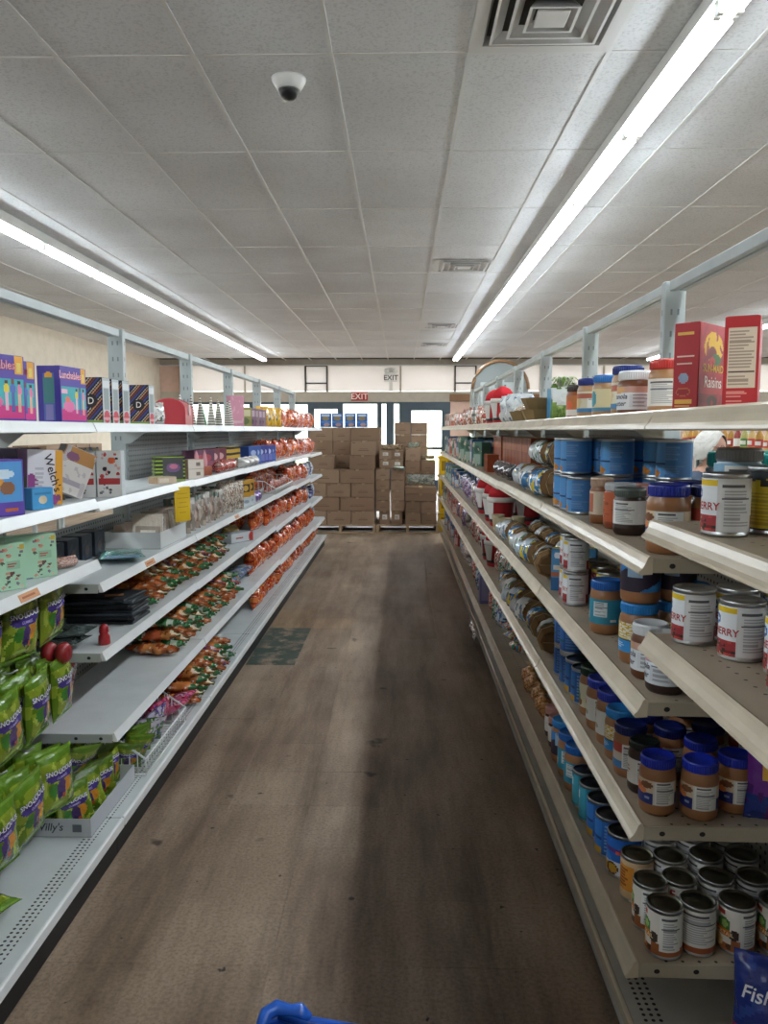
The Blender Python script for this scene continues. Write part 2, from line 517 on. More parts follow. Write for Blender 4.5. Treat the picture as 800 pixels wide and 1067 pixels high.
thing('wall_sign_board', 'brown blank board on the storefront beam behind the arched display', 'sign', PB().box(-.6, -.03, 0, .6, 0, .17, b=.004).mesh('wall_sign_board', 'sign_brown'), (3.1, YF-.03, 2.13))

# ---- outside the storefront
struct('ground_outside', PB().box(-40, YF+.3, -.2, 40, 34, -.02).mesh('ground_outside', 'asphalt'))
struct('verge_outside', PB().box(-40, 34, -.2, 40, 70, .05).mesh('verge_outside', 'grass'))
fb = PB().box(-30, 60, 0, 25, 70, 4.2).mesh('house_wall', 'far_building')
thing('far_house', 'long pale low building across the road beyond the storefront', 'building', [('wall', fb), ('roof', PB().prism([(59.4, 4.2), (70.6, 4.2), (65, 6.2)], 'x', -30.5, 25.5).mesh('roof', 'asphalt'))], (0, 0, 0))

# ================================================================== CEILING FITTINGS
painted('fixture_white', 'e9e9e6', 0.35, 0.02)
printed('fitting', 0.4)
hous = PB().box(-.042, -.609, .042, .042, .609, .115).prism([(-.066, .021), (-.044, .036), (.044, .036), (.066, .021), (.066, .025), (.044, .041), (-.044, .041), (-.066, .025)][::-1], 'y', -.609, .609).mesh('housing', 'fixture_white')
tubem = PB().lathe([(.0155, -.572), (.0155, .572)], 12, mat=Matrix.Rotation(R(90), 4, 'X')).mesh('tube', 'lamp_tube')
sock = PB().box(-.013, -.014, -.024, .013, .014, .034, b=.003).mesh('socket', 'fixture_white')
def fixture(x, y, label, group):
    o = thing('fluorescent_fixture', label, 'ceiling light', [('housing', hous)], (x, y, ZC-.117), 0, group)
    for s in (-1, 1):
        link('tube', tubem, o, (s*.032, 0, .004))
        for e in (-1, 1):
            link('socket', sock, o, (s*.032, e*.591, .004))
rows = [(-7.35 + 4.3, 'bare twin-tube fluorescent fixture in the lit row over the candy shelving', 'fluorescent row over the candy shelving'),
        (1.2, 'bare twin-tube fluorescent fixture in the lit row over the canned goods shelving', 'fluorescent row over the canned goods shelving'),
        (5.45, 'bare twin-tube fluorescent fixture in the lit row beyond the canned goods shelving', 'fluorescent row beyond the canned goods shelving'),
        (9.4, 'bare twin-tube fluorescent fixture in the lit row along the plain side wall', 'fluorescent row by the side wall')]
for x, lb, g in rows:
    for k in range(-5, 12):
        fixture(x, 3.12 + .59 + 1.22*k, lb, g)

def vent(x, y, label, s=.30):
    p = PB()
    for k, (a, b, z0, z1) in enumerate(((.30, .235, 0, -.004), (.235, .17, -.004, -.03), (.19, .125, -.008, -.036), (.14, .085, -.012, -.040), (.085, .0, -.03, -.03))):
        pass
    def ring(a, za, b, zb):
        vs = [(-a,-a,za),(a,-a,za),(a,a,za),(-a,a,za),(-b,-b,zb),(b,-b,zb),(b,b,zb),(-b,b,zb)]
        return vs, [(1,0,4,5),(2,1,5,6),(3,2,6,7),(0,3,7,4)]
    parts = []
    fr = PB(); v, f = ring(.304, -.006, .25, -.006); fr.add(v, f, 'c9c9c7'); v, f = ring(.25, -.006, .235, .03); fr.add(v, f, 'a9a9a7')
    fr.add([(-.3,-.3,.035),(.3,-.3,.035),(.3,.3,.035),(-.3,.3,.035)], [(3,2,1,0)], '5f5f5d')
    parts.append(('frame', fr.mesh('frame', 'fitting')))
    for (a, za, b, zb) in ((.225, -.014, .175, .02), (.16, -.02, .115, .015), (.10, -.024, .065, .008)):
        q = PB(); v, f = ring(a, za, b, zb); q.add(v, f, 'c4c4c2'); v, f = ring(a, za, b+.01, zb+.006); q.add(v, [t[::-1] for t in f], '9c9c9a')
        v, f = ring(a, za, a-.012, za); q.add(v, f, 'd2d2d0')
        parts.append(('louvre', q.mesh('louvre', 'fitting')))
    q = PB().box(-.065, -.065, -.022, .065, .065, -.012, 'cfcfcd', b=.004)
    parts.append(('centre_plate', q.mesh('centre_plate', 'fitting')))
    return thing('ceiling_vent', label, 'vent', parts, (x, y, ZC-.001), 0)
vent(.595, 3.34, 'large square ceiling air diffuser next to the dome camera panels')
vent(.63, 8.18, 'square ceiling air diffuser second along the aisle')
vent(.63, 12.75, 'square ceiling air diffuser third along the aisle')
vent(.63, 15.5, 'square ceiling air diffuser closest to the exit signs')

dc = [('mount', PB().lathe([(.052, -.052), (.060, -.045), (.080, -.012), (.082, 0)], 28, 'e4e4e2').mesh('mount', 'plastic')),
      ('dome', PB().lathe([(.0, -.098), (.022, -.094), (.038, -.082), (.047, -.066), (.049, -.050)], 24, '15171a').mesh('dome', 'plastic')),
      ('lens', PB().lathe([(.0, -.093), (.011, -.092), (.016, -.084)], 14, '05060a', mat=Matrix.Translation((.004, -.022, .008))).mesh('lens', 'plastic')),
      ('collar', PB().lathe([(.049, -.056), (.053, -.050), (.049, -.046)], 24, '6f7375').mesh('collar', 'plastic'))]
thing('dome_camera', 'white security dome camera with dark glass fixed to the ceiling', 'camera', dc, (-.535, 3.90, ZC))

# exit signs
def flat(dx, dz, y=-.0):
    return lambda x, z: (dx + x, y, dz + z)
p = PB().box(-.20, -.03, 0, .20, 0, .21, 'b03a33', b=.004)
l = PB().text('EXIT', .20, flat(0, .10, -.032), 'f4e6dd', bold=.012)
thing('exit_sign', 'red exit sign with white letters on the storefront beam', 'sign', [('panel', p.mesh('panel', 'plastic'), [('lettering', l.mesh('lettering', 'paper'))])], (-1.0, YF-.031, 2.14))
p = PB().box(-.165, -.05, 0, .165, 0, .22, 'efece6', b=.006)
l = PB().text('EXIT', .17, flat(0, .09, -.052), '4a2f2c', bold=.008)
lamp = lambda s: PB().lathe([(.0, 0), (.055, .004), (.062, .02), (.05, .05), (.02, .07), (0, .075)], 18, ['f5f3ee', 'c9c6c0', 'e5e2dc', 'e5e2dc', 'e5e2dc'], mat=Matrix.Translation((s*.095, -.06, .255)) @ Matrix.Rotation(R(-90), 4, 'X')).mesh('emergency_lamp', 'plastic')
thing('emergency_exit_light', 'white exit sign with twin emergency lamps on the window mullion', 'sign', [('panel', p.mesh('panel', 'plastic'), [('lettering', l.mesh('lettering', 'paper'))]), ('emergency_lamp', lamp(-1)), ('emergency_lamp', lamp(1)),
      ('back_plate', PB().box(-.04, -.02, -.22, .04, .0, .33, 'cfccc5').mesh('back_plate', 'plastic'))], (-.25, YF-.021, 2.59))

# ================================================================== GONDOLA SHELVING
painted('white_shelf', 'd3d6d6', 0.38, 0.04)
painted('white_lip', 'f0f1f0', 0.3, 0.02)
painted('white_deck', 'ced2d2', 0.4, 0.04, dots=(.017, .26, -.37, -.325, 'XY'))
painted('cream_shelf', 'b5a690', 0.42, 0.07, dots=(.036, .1, -.40, -.05, 'XY'))
painted('cream_deck', 'c9c3b8', 0.42, 0.05, dots=(.017, .26, -.415, -.36, 'XY'))
painted('cream_lip', 'd3c6b0', 0.25, 0.05)
painted('grey_post', 'b3bbbb', 0.45, 0.05)
painted('pegboard', 'a9adab', 0.5, 0.05, dots=(.0254, .2, 0, 3, 'XZ'))
painted('kick_black', '191716', 0.6)
painted('kick_grey', 'b9b8b4', 0.5)
printed('hole', 0.9)
U = 1.22
def shelf_mesh(depth, mat, style):
    h = U/2 - .004
    p = PB()
    if style == 'white':
        p.box(-h, -depth+.004, -.020, h, -.022, 0, b=.002)
    else:
        p.box(-h, -depth+.006, -.024, h, -.022, 0, b=.002)
    return p.mesh('shelf', mat)
def lip_mesh(depth, mat, style):
    h = U/2 - .004
    d = -depth
    if style == 'white':
        poly = [(d+.004, .003), (d+.001, .004), (d-.012, -.026), (d-.010, -.028), (d+.004, -.028)]
    else:
        poly = [(d+.006, .003), (d+.001, .005), (d-.004, .001), (d-.009, -.011), (d-.015, -.022), (d-.021, -.028), (d-.022, -.033), (d-.018, -.036), (d-.008, -.035), (d+.006, -.034)]
    p = PB().prism(poly[::-1], 'x', -h, h)
    return p.mesh('price_channel', mat)
def bracket_mesh(depth, s, style):
    h = U/2 - .004
    x0, x1 = (h+.0002, h+.003) if s > 0 else (-h-.003, -h-.0002)
    poly = [(-.022, -.001), (-.022, -.085), (-.06, -.085), (-.13, -.034), (-depth+.006, -.030), (-depth+.006, -.001)]
    p = PB().prism(poly, 'x', x0, x1, 'b5bab8' if style == 'white' else 'b3a894')
    xo = x1 + .0006 if s > 0 else x0 - .0006
    for yy in (-depth+.045, -depth+.13):
        n = 10
        vs = [(xo, yy + .0065*math.cos(2*PI*i/n), -.016 + .0055*math.sin(2*PI*i/n)) for i in range(n)]
        p.add(vs, [tuple(range(n)) if s > 0 else tuple(range(n))[::-1]], '131110')
    return p.mesh('bracket', 'fitting')
CACHE = {}
def cached(key, fn):
    if key not in CACHE: CACHE[key] = fn()
    return CACHE[key]
def post_mesh(H):
    p = PB().box(-.019, -.037, 0, .019, .037, H, 'ffffff', b=.003)
    return p.mesh('upright', 'grey_post')
def slot_mesh(H):
    p = PB()
    z = .2
    while z < H-.05:
        for y in (-.012, .012):
            for s in (-1, 1):
                x = s*.0197
                vs = [(x, y-.0035, z), (x, y+.0035, z), (x, y+.0035, z+.02), (x, y-.0035, z+.02)]
                p.add(vs, [(0,1,2,3) if s > 0 else (3,2,1,0)], '7d8384')
        for s in (-1, 1):
            y = s*.0377
            vs = [(-.004, y, z), (.004, y, z), (.004, y, z+.02), (-.004, y, z+.02)]
            p.add(vs, [(0,1,2,3) if s < 0 else (3,2,1,0)], '6f7576')
        z += .075
    return p.mesh('slot', 'fitting')
def gondola(xb, yc, rz, H, shelves, deck, style, label, group, panel_top=1.1, back_shelves=(), near=-1, last=False, rail=True, channel_lengths=None):
    """one 1.22 m section; local -Y is the aisle side, local X runs along the run"""
    o = thing('gondola_unit', label, 'shelving', [], (xb, yc, 0), rz, group)
    sm, lm, dm = ('white_shelf', 'white_lip', 'white_deck') if style == 'white' else ('cream_shelf', 'cream_lip', 'cream_deck')
    ends = [near] + ([-near] if last else [])
    for e in ends:
        u = link('upright', cached(('post', H), lambda: post_mesh(H)), o, (e*(U/2-.0195), 0, 0))
        link('slot', cached(('slot', H), lambda: slot_mesh(H)), u)['kind'] = 'stuff'
    if rail:
        q = cached(('rail', style), lambda: PB().box(-U/2+.02, -.028, -.034, U/2-.02, -.004, 0, b=.002).box(-U/2+.02, .004, -.034, U/2-.02, .028, 0, b=.002).box(-U/2+.02, -.004, -.004, U/2-.02, .004, -.001).mesh('top_rail', 'grey_post'))
        link('top_rail', q, o, (0, 0, H-.003))
    if panel_top:
        nP = 2
        z0 = deck[0] + .01
        for k in range(nP):
            a = z0 + (panel_top-z0)*k/nP; b = z0 + (panel_top-z0)*(k+1)/nP - .004
            link('back_panel', cached(('pan', round(a, 3), round(b, 3)), lambda: PB().box(-U/2+.021, -.006, a, U/2-.021, .006, b).mesh('back_panel', 'pegboard')), o)
    for z, d in shelves:
        s = link('shelf', cached(('sh', d, sm), lambda: shelf_mesh(d, sm, style)), o, (0, 0, z))
        link('price_channel', cached(('lip', d, lm), lambda: lip_mesh(d, lm, style)), s)
        for e in (-1, 1):
            link('bracket', cached(('br', d, e, style), lambda: bracket_mesh(d, e, style)), s)
    for z, d in back_shelves:
        s = link('shelf', cached(('sh', d, 'white_shelf' if style == 'white' else 'cream_lip'), lambda: shelf_mesh(d, 'white_shelf' if style == 'white' else 'cream_lip', style)), o, (0, 0, z), (0, 0, PI))
        link('price_channel', cached(('lip', d, lm), lambda: lip_mesh(d, lm, style)), s)
    z, d = deck
    s = link('base_deck', cached(('deck', z, d, dm), lambda: PB().box(-U/2+.002, -d, z-.022, U/2-.002, d, z, b=.002).mesh('base_deck', dm)), o)
    link('deck_lip', cached(('dlip', z, d, lm), lambda: PB().box(-U/2+.003, -d-.012, z-.032, U/2-.003, -d+.001, z+.004, b=.004).mesh('deck_lip', lm)), s)
    kk = 'kick_black' if style == 'white' else 'kick_grey'
    for e in (-1, 1):
        link('kick_plate', cached(('kick', z, d, kk, e), lambda: PB().box(-U/2+.001, e*(d-.022)-.005, 0, U/2-.001, e*(d-.022)+.005, z-.022).mesh('kick_plate', kk)), o)
    return o

LB, RBK = -1.36, 0.955           # the two back lines
LH, RH = 1.925, 1.965
DL, DR = .36, .442               # shelf depths
DECK = .13
Ly0 = [1.33 + U*k for k in range(-1, 7)]
Lsh = {-1: [1.47, 1.22, .94, .7, .425], 0: [1.47, 1.222, 1.022], 1: [1.47, 1.21, .94, .705, .425], 2: [1.47, 1.205, .94, .70, .425], 3: [1.47, 1.20, .935, .69, .42], 4: [1.47, 1.195, .93, .67, .40], 5: [1.47, 1.19, .92, .65, .38], 6: [1.47, 1.175, .90, .62, .36]}
Lnames = {-1: 'white shelving section before the one with the green candy bags', 0: 'white shelving section where the green candy bags hang on hooks',
          1: 'white shelving section with the dark magazines and the long empty shelf', 2: 'white shelving section holding the open tray of cards and the candy packs',
          3: 'white shelving section with small toy boxes and blue and white packs', 4: 'white shelving section with tinsel trees on its top shelf', 5: 'white shelving section filled with red and orange candy bags',
          6: 'white end section of the candy shelving beside the pallets'}
for k in range(-1, 7):
    sh = [(z, (.39 if z < .5 else DL)) for z in Lsh[k]]
    gondola(LB, Ly0[k+1]+U/2, 90, LH, sh, (DECK, .405), 'white', Lnames[k], 'candy shelving run', panel_top=1.06 if k < 2 else 1.455, near=-1, last=(k == 6), back_shelves=[(1.2, .33), (.8, .33)])
Ry0 = [.39 + U*k for k in range(-1, 8)]
Rsh = {-1: [1.485, 1.265, 1.031], 0: [1.485, 1.265, 1.031], 1: [1.485, 1.187, .883, .609, .295], 2: [1.485, 1.187, .883, .609, .295]}
for k in range(3, 8): Rsh[k] = [1.485, 1.18, .875, .60, .295]
Rnames = {-1: 'cream shelving section before the one with the cherry cans', 0: 'cream shelving section with cherry cans and the red raisin boxes', 1: 'cream shelving section holding blue-lidded peanut butter jars',
          2: 'cream shelving section with blue cans and wrapped gift baskets', 3: 'cream shelving section with the gift baskets under a row of brown books', 4: 'cream shelving section with the red santa buckets',
          5: 'cream shelving section past the santa buckets', 6: 'cream shelving section next to the end of the canned goods run', 7: 'cream end section of the canned goods shelving beside the pallets'}
for k in range(-1, 8):
    sh = [(z, DR) for z in Rsh[k]]
    gondola(RBK, Ry0[k+1]+U/2, -90, RH, sh, (DECK, .432), 'cream', Rnames[k], 'canned goods shelving run', panel_top=1.06 if k < 1 else 1.14 if k < 2 else 1.46, near=1, last=(k == 7), back_shelves=[(1.20, .40), (.8, .40)])

# ================================================================== PRODUCT BUILDERS
def paint(bg, *shapes):
    sh = []
    for s in shapes:
        if isinstance(s, list): sh += s
        else: sh.append(s)
    sh = [(s[0],) + tuple(hexc(x) if isinstance(x, str) else x for x in s[1:]) for s in sh]
    b0 = hexc(bg)
    def f(u, v):
        c = b0
        for s in sh:
            k = s[0]
            if k == 'r':
                if s[1] <= u <= s[3] and s[2] <= v <= s[4]: c = s[5]
            elif k == 'e':
                if ((u-s[1])/s[3])**2 + ((v-s[2])/s[4])**2 <= 1: c = s[5]
            elif k == 's':      # slanted stripes: period, slope, duty, offset, colour
                if ((u*s[2] + v)/s[1] + s[4]) % 1.0 < s[3]: c = s[5]
            elif k == 'm':      # mottling: scale, threshold, seed, colour
                if noise.noise(Vector((u*s[1], v*s[1], s[3]))) > s[2]: c = s[4]
        return c
    return f
def blobs(seed, n, u0, v0, u1, v1, r0, r1, cols, asp=1.0):
    rnd = random.Random(seed)
    return [('e', rnd.uniform(u0, u1), rnd.uniform(v0, v1), (q := rnd.uniform(r0, r1)), q*asp, rnd.choice(cols)) for _ in range(n)]
def lines(seed, u0, v0, u1, v1, n, col):
    rnd = random.Random(seed); h = (v1-v0)/n
    return [('r', u0, v0+i*h+.2*h, u0+(u1-u0)*rnd.uniform(.55, 1), v0+i*h+.75*h, col) for i in range(n)]
def facts(u0, v0, u1, v1, seed=1, bg='e4e4e0'):
    w = u1-u0
    return [('r', u0, v0, u1, v1, bg), ('r', u0+.08*w, v1-.12*(v1-v0), u0+.72*w, v1-.06*(v1-v0), '55565a')] + lines(seed, u0+.1*w, v0+.05*(v1-v0), u1-.06*w, v1-.16*(v1-v0), 11, 'a6a7ab') + [('r', u0+.06*w, v0+.62*(v1-v0), u1-.06*w, v0+.65*(v1-v0), '5a5b60')]

def wrapP(r, z0, z1, u0=0.0, u1=1.0):
    def P(u, v):
        a = -PI/2 + (u0 + (u1-u0)*u - .5)*2*PI
        return (r*math.cos(a), r*math.sin(a), z0 + (z1-z0)*v)
    return P
def wraptext(pb, s, size, r, u, z, col, bold=.01, shear=0.0, rot=0.0):
    ca, sa = math.cos(rot), math.sin(rot)
    def P(x, y):
        x, y = x*ca - y*sa, x*sa + y*ca
        a = -PI/2 + (u-.5)*2*PI + x/r
        return (r*math.cos(a), r*math.sin(a), z + y)
    pb.text(s, size, P, col, bold, shear)

def make_can(key, r, h, art, words=(), top='c9ccce', nu=64, nv=36):
    def build():
        b = PB()
        b.lathe([(r-.003, 0), (r, .002), (r, .005), (r-.0015, .008), (r-.0015, h-.008), (r, h-.005), (r, h-.001), (r-.001, h), (r-.003, h), (r-.004, h-.004), (r*.7, h-.004), (r*.66, h-.0025), (0, h-.0025)], 32,
                ['b9bcbe']*8 + [top]*4)
        lab = PB().grid(wrapP(r+.0004, .009, h-.009), nu, nv, art)
        subs = []
        if words:
            t = PB()
            for (s, size, u, z, col, *k) in words: wraptext(t, s, size, r+.0012, u, z, col, *k)
            subs = [('lettering', t.mesh('lettering', 'paper'))]
        return [('can_body', b.mesh('can_body', 'tin')), ('label', lab.mesh('label', 'paper'), subs)]
    return cached(('can', key), build)

def make_jar(key, r, h, lid, body, art, lz=(.2, .62), words=(), lidh=.026, nu=64, nv=30):
    def build():
        lr = r*.93
        hb = h - lidh
        b = PB().lathe([(r*.86, 0), (r*.97, .006), (r, .018), (r, hb*.2), (r*.985, hb*.22), (r*.985, hb*.74), (r, hb*.76), (r, hb*.84), (r*.96, hb*.92), (r*.88, hb*.985), (r*.86, hb+.006)], 36, body)
        l = PB(); n = 44
        prof = [(lr*.985, hb), (lr, hb+.002), (lr, h-.005), (lr*.97, h-.001), (lr*.93, h), (lr*.9, h-.0015), (0, h-.0015)]
        l.lathe(prof, n, lid)
        for i in range(n):                                        # grip ribs
            a = 2*PI*i/n
            l.add([(lr*math.cos(a-.03), lr*math.sin(a-.03), hb+.003), ((lr+.0012)*math.cos(a), (lr+.0012)*math.sin(a), hb+.003), (lr*math.cos(a+.03), lr*math.sin(a+.03), hb+.003),
                   (lr*math.cos(a-.03), lr*math.sin(a-.03), h-.006), ((lr+.0012)*math.cos(a), (lr+.0012)*math.sin(a), h-.006), (lr*math.cos(a+.03), lr*math.sin(a+.03), h-.006)], [(0,1,4,3), (1,2,5,4)], lid)
        lab = PB().grid(wrapP(r+.0003, h*lz[0], h*lz[1]), nu, nv, art)
        subs = []
        if words:
            t = PB()
            for (s, size, u, z, col, *k) in words: wraptext(t, s, size, r+.0012, u, z*h, col, *k)
            subs = [('lettering', t.mesh('lettering', 'paper'))]
        return [('jar_body', b.mesh('jar_body', 'plastic')), ('lid', l.mesh('lid', 'plastic')), ('label', lab.mesh('label', 'paper'), subs)]
    return cached(('jar', key), build)

def make_carton(key, w, d, h, front, side='cccccc', right=None, left=None, top=None, words=(), swords=(), nu=30, nv=36, ns=12, mat='paper'):
    """printed carton, front = local -Y, right = local +X; words: (text, size, x, z, colour, bold, shear, rot) on the front, swords on the right side"""
    def build():
        e = .0006
        b = PB().box(-w/2, -d/2, 0, w/2, d/2, h, side, b=.0015, cols={'z+': top or side})
        fp = lambda u, v: (-w/2+.001 + (w-.002)*u, -d/2-e, .001+(h-.002)*v)
        b.grid(fp, nu, nv, front, smooth=False)
        if right: b.grid(lambda u, v: (w/2+e, -d/2+.001+(d-.002)*u, .001+(h-.002)*v), ns, nv, right, smooth=False)
        if left: b.grid(lambda u, v: (-w/2-e, d/2-.001-(d-.002)*u, .001+(h-.002)*v), ns, nv, left, smooth=False)
        subs = []
        t = PB()
        def put(lst, F):
            for (s, size, x, z, col, *k) in lst:
                bold, shear, rot = (list(k) + [0, 0, 0])[:3]
                ca, sa = math.cos(R(rot)), math.sin(R(rot))
                t.text(s, size, lambda a, c: F(x + a*ca - c*sa, z + a*sa + c*ca), col, bold, shear)
        put(words, lambda x, z: (x, -d/2-.0014, z))
        put(swords, lambda y, z: (w/2+.0014, y, z))
        flap = PB().box(-w/2+.004, -d/2+.003, h, w/2-.004, -d/2+.02, h+.0008, top or side)
        parts = [('carton', b.mesh('carton', mat), [('lettering', t.mesh('lettering', 'paper'))] if (words or swords) else []), ('top_flap', flap.mesh('top_flap', mat))]
        return parts
    return cached(('ctn', key), build)

def bag_mesh(w, h, t, art, seed, nu=26, nv=26, wr=.006, back=None, mat='film', lean=0.0, tuft=False):
    rnd = random.Random(seed); o = rnd.uniform(0, 99)
    p = PB()
    def S(sgn):
        def P(u, v):
            a = 2*u-1
            e = max(0.0, 1-abs(a)**3)**.55 * max(0.0, math.sin(PI*min(1, max(0, (v-.04)/.92))))**.5
            x = a*w/2*(1 - .07*math.sin(PI*v)) ; z = v*h
            if tuft:                                             # gathered neck
                k = max(0, (v-.72)/.28); x *= (1 - .8*math.sin(min(1, k*1.6)*PI/2)) if k < .62 else (.2 + (k-.62)*1.1)
                e *= (1-.75*min(1, k*1.7))
            q = Vector((x*17+o, z*17, sgn*3.1))
            y = sgn*(t/2*e) + wr*noise.noise(q)*(.35+e) + wr*.6*noise.noise(q*2.3)*e
            x += wr*.5*noise.noise(q+Vector((7, 3, 1)))
            z2 = z + wr*.5*noise.noise(q+Vector((1, 9, 4)))
            return (x, y, max(z2, 0.0))
        return P
    p.grid(S(-1), nu, nv, art)
    p.grid(S(1), nu, nv, back or art, flip=True)
    return p, S
def make_bag(key, w, h, t, art, seed, words=(), **k):
    def build():
        p, S = bag_mesh(w, h, t, art, seed, **k)
        parts = p.mesh('bag', k.get('mat', 'film'))
        if not words: return parts
        P = S(-1); tx = PB()
        for (s, size, cx, cz, col, *kk) in words:
            bold, shear, rot = (list(kk) + [0, 0, 0])[:3]
            ca, sa = math.cos(R(rot)), math.sin(R(rot))
            def F(a, c):
                x, z = cx + a*ca - c*sa, cz + a*sa + c*ca
                q = P(min(1, max(0, x/w+.5)), min(1, max(0, z/h)))
                return (q[0], q[1]-.0022 - (.0006 if col != words[0][4] else 0), q[2])
            tx.text(s, size, F, col, bold, shear)
        return [('pouch', parts), ('lettering', tx.mesh('lettering', 'paper'))]
    return cached(('bag', key), build)

# ---- generic mottled sweets colouring
def mottle(base, cols, seed, scale=11):
    rnd = random.Random(seed)
    cs = [hexc(c) for c in cols]; b = hexc(base)
    def f(u, v):
        q = Vector((u*scale, v*scale, seed*1.7))
        a = noise.noise(q); c = noise.noise(q*2.1+Vector((4, 4, 4)))
        if a > .12: return cs[0]
        if c > .22: return cs[1 % len(cs)]
        if a < -.28: return cs[2 % len(cs)]
        if c < -.36: return cs[3 % len(cs)]
        return b
    return f

# ================================================================== CANS AND JARS (cream shelving)
cherry_art = paint('e8edf1', ('r', .30, .86, .60, .97, 'e6c21e'), ('e', .40, .70, .055, .12, '1d5ba6'), ('e', .40, .70, .035, .05, 'dfe9f2'),
                   ('r', .28, 0, .60, .30, 'a3333a'), blobs(3, 40, .29, .02, .59, .28, .012, .03, ['7a1f22', 'c4453f', '5a3a2a', 'd98b74', '3b2a1c'], 1.3), ('r', .60, 0, .86, 1, 'd3d5d6'), facts(.61, .04, .84, .95, 2, 'd9dadb'), ('r', .86, 0, 1, .3, 'a3333a'), ('r', 0, 0, .28, .3, '8f2d33'))
CHERRY = make_can('cherry', .040, .110, cherry_art, [('CHERRY', .019, .475, .052, 'b5332f', .012)])
blue_art = paint('4a90cc', ('r', .3, 0, .52, 1, '4a90cc'), ('r', .36, .36, .60, .43, '16386b'), ('r', .56, 0, .82, 1, '3a74b0'), lines(4, .55, .5, .74, .9, 6, '5d88b8'), lines(9, .55, .1, .74, .34, 4, '5d88b8'),
                 ('e', .42, .13, .05, .12, 'd9973a'), ('e', .47, .1, .04, .09, 'c27a26'), ('e', .38, .66, .03, .12, 'd9e2ee'))
BLUE = make_can('blue', .05, .117, blue_art)
blue2_art = paint('2b6fbc', ('r', .3, .34, .7, .41, '1c6b5a'), ('e', .40, .18, .04, .13, 'e3c23a'), ('e', .44, .14, .04, .1, 'c94f36'), ('r', .34, .5, .40, .85, 'dfe6f0'), ('r', .55, 0, .85, 1, '205092'), lines(5, .58, .1, .8, .9, 8, '4d79b0'))
BLUE2 = make_can('blue2', .043, .105, blue2_art)
BLUE3 = make_can('blue3', .043, .112, paint('2a74c2', ('r', .3, .0, .6, .2, 'cfa03a'), ('e', .42, .22, .05, .12, 'dd8b2c'), ('r', .3, .42, .7, .5, '1d3d7a'), ('r', .34, .6, .42, .9, 'e2e8f0'), ('r', .6, 0, .85, 1, '245fa8'), lines(8, .62, .1, .82, .9, 8, '6f96c6')), top='6a6d70')
YCAN = make_can('ycan', .052, .12, paint('1d262b', ('r', .52, .02, .86, .72, 'cdb41c'), ('e', .69, .74, .15, .14, 'cdb41c'), lines(3, .56, .08, .82, .66, 9, 'a8921a'), ('r', .62, .76, .8, .86, '22221c'), lines(6, .34, .3, .48, .6, 5, '5a6468')))
GREYCAN = make_jar('greylid', .045, .15, '7d8085', 'a9c3d6', paint('86b4d2', ('r', .3, .2, .6, .6, 'dce7ee'), facts(.6, .05, .85, .95, 5)), (.1, .8))
veg_art = paint('ded9d0', ('r', .28, 0, 1, .17, 'a45a2c'), ('r', 0, 0, .28, .17, 'a45a2c'), ('e', .44, .60, .065, .19, '3f7a35'), ('e', .45, .62, .03, .1, '9cc06a'), ('r', .33, .34, .50, .50, 'd8741e'), ('e', .38, .16, .06, .14, 'e0b878'), ('e', .54, .4, .04, .14, '3a2c26'), ('e', .52, .1, .05, .08, '4a2e1c'), ('r', .52, 0, .6, .28, '9a5a30'),
                ('r', .36, .82, .46, .95, 'c2402c'), facts(.60, .12, .80, .96, 7))
VEG = make_can('veg', .039, .113, veg_art, [('COCKTAIL', .0125, .415, .047, 'f4d9a8', .02)], top='a3a294')
NUT = make_can('nut', .039, .113, paint('ddd6cc', ('r', 0, 0, 1, .13, '9a4e2a'), facts(.42, .16, .80, .97, 8, 'dcdad6'), ('r', .40, .13, .42, .98, '8f7a68')), top='a3a294')
DOLE = make_can('dole', .039, .113, paint('e6dfd4', ('e', .42, .35, .09, .22, '4f8a3a'), ('e', .5, .2, .07, .16, 'd9a13c'), ('r', .3, 0, .65, .12, 'c7792e'), facts(.62, .1, .84, .95, 3)), [('DOLE', .026, .44, .085, 'c3352b', .02)], top='a3a294')
ORG = make_can('org', .039, .113, paint('d5b58e', ('r', .36, .2, .6, .86, 'cf8a2e'), lines(4, .4, .3, .57, .8, 6, '8c4f1c'), ('r', .62, .1, .84, .9, 'e2d8c8')), top='aaa692')
PINE = make_can('pine', .04, .114, paint('3c9fb6', ('e', .42, .22, .045, .2, 'd99a2a'), ('e', .42, .45, .02, .07, '2f6b35'), ('r', .3, .0, .6, .06, '2c7f96'), ('r', .36, .6, .5, .85, 'cfe6ec'), ('r', .6, 0, .85, 1, '2f8aa2'), lines(3, .62, .1, .82, .9, 8, '8cc3d0')), top='5f6264')
PEACH = make_can('peach', .043, .115, paint('1f66c0', ('r', 0, .62, 1, .72, '5a2d7a'), ('r', 0, 0, 1, .36, 'd8dde2'), ('e', .40, .18, .06, .17, 'd9a52a'), ('e', .52, .16, .07, .17, '5a2a1c'), ('e', .53, .16, .05, .12, 'c79a2e'), ('e', .46, .42, .06, .1, '2f7fd0'), ('r', .56, .58, .62, .68, 'd8503a')), top='595b5e')
DOTS = make_can('dots', .04, .125, paint('8f2430', ('s', .12, .9, .3, 0, 'd9b9b4'), ('s', .12, -.9, .3, .3, 'a03540'), ('r', 0, .88, 1, 1, 'd9c25a'), ('r', .6, 0, .85, .8, '5a2a2c')), top='b5b29a')

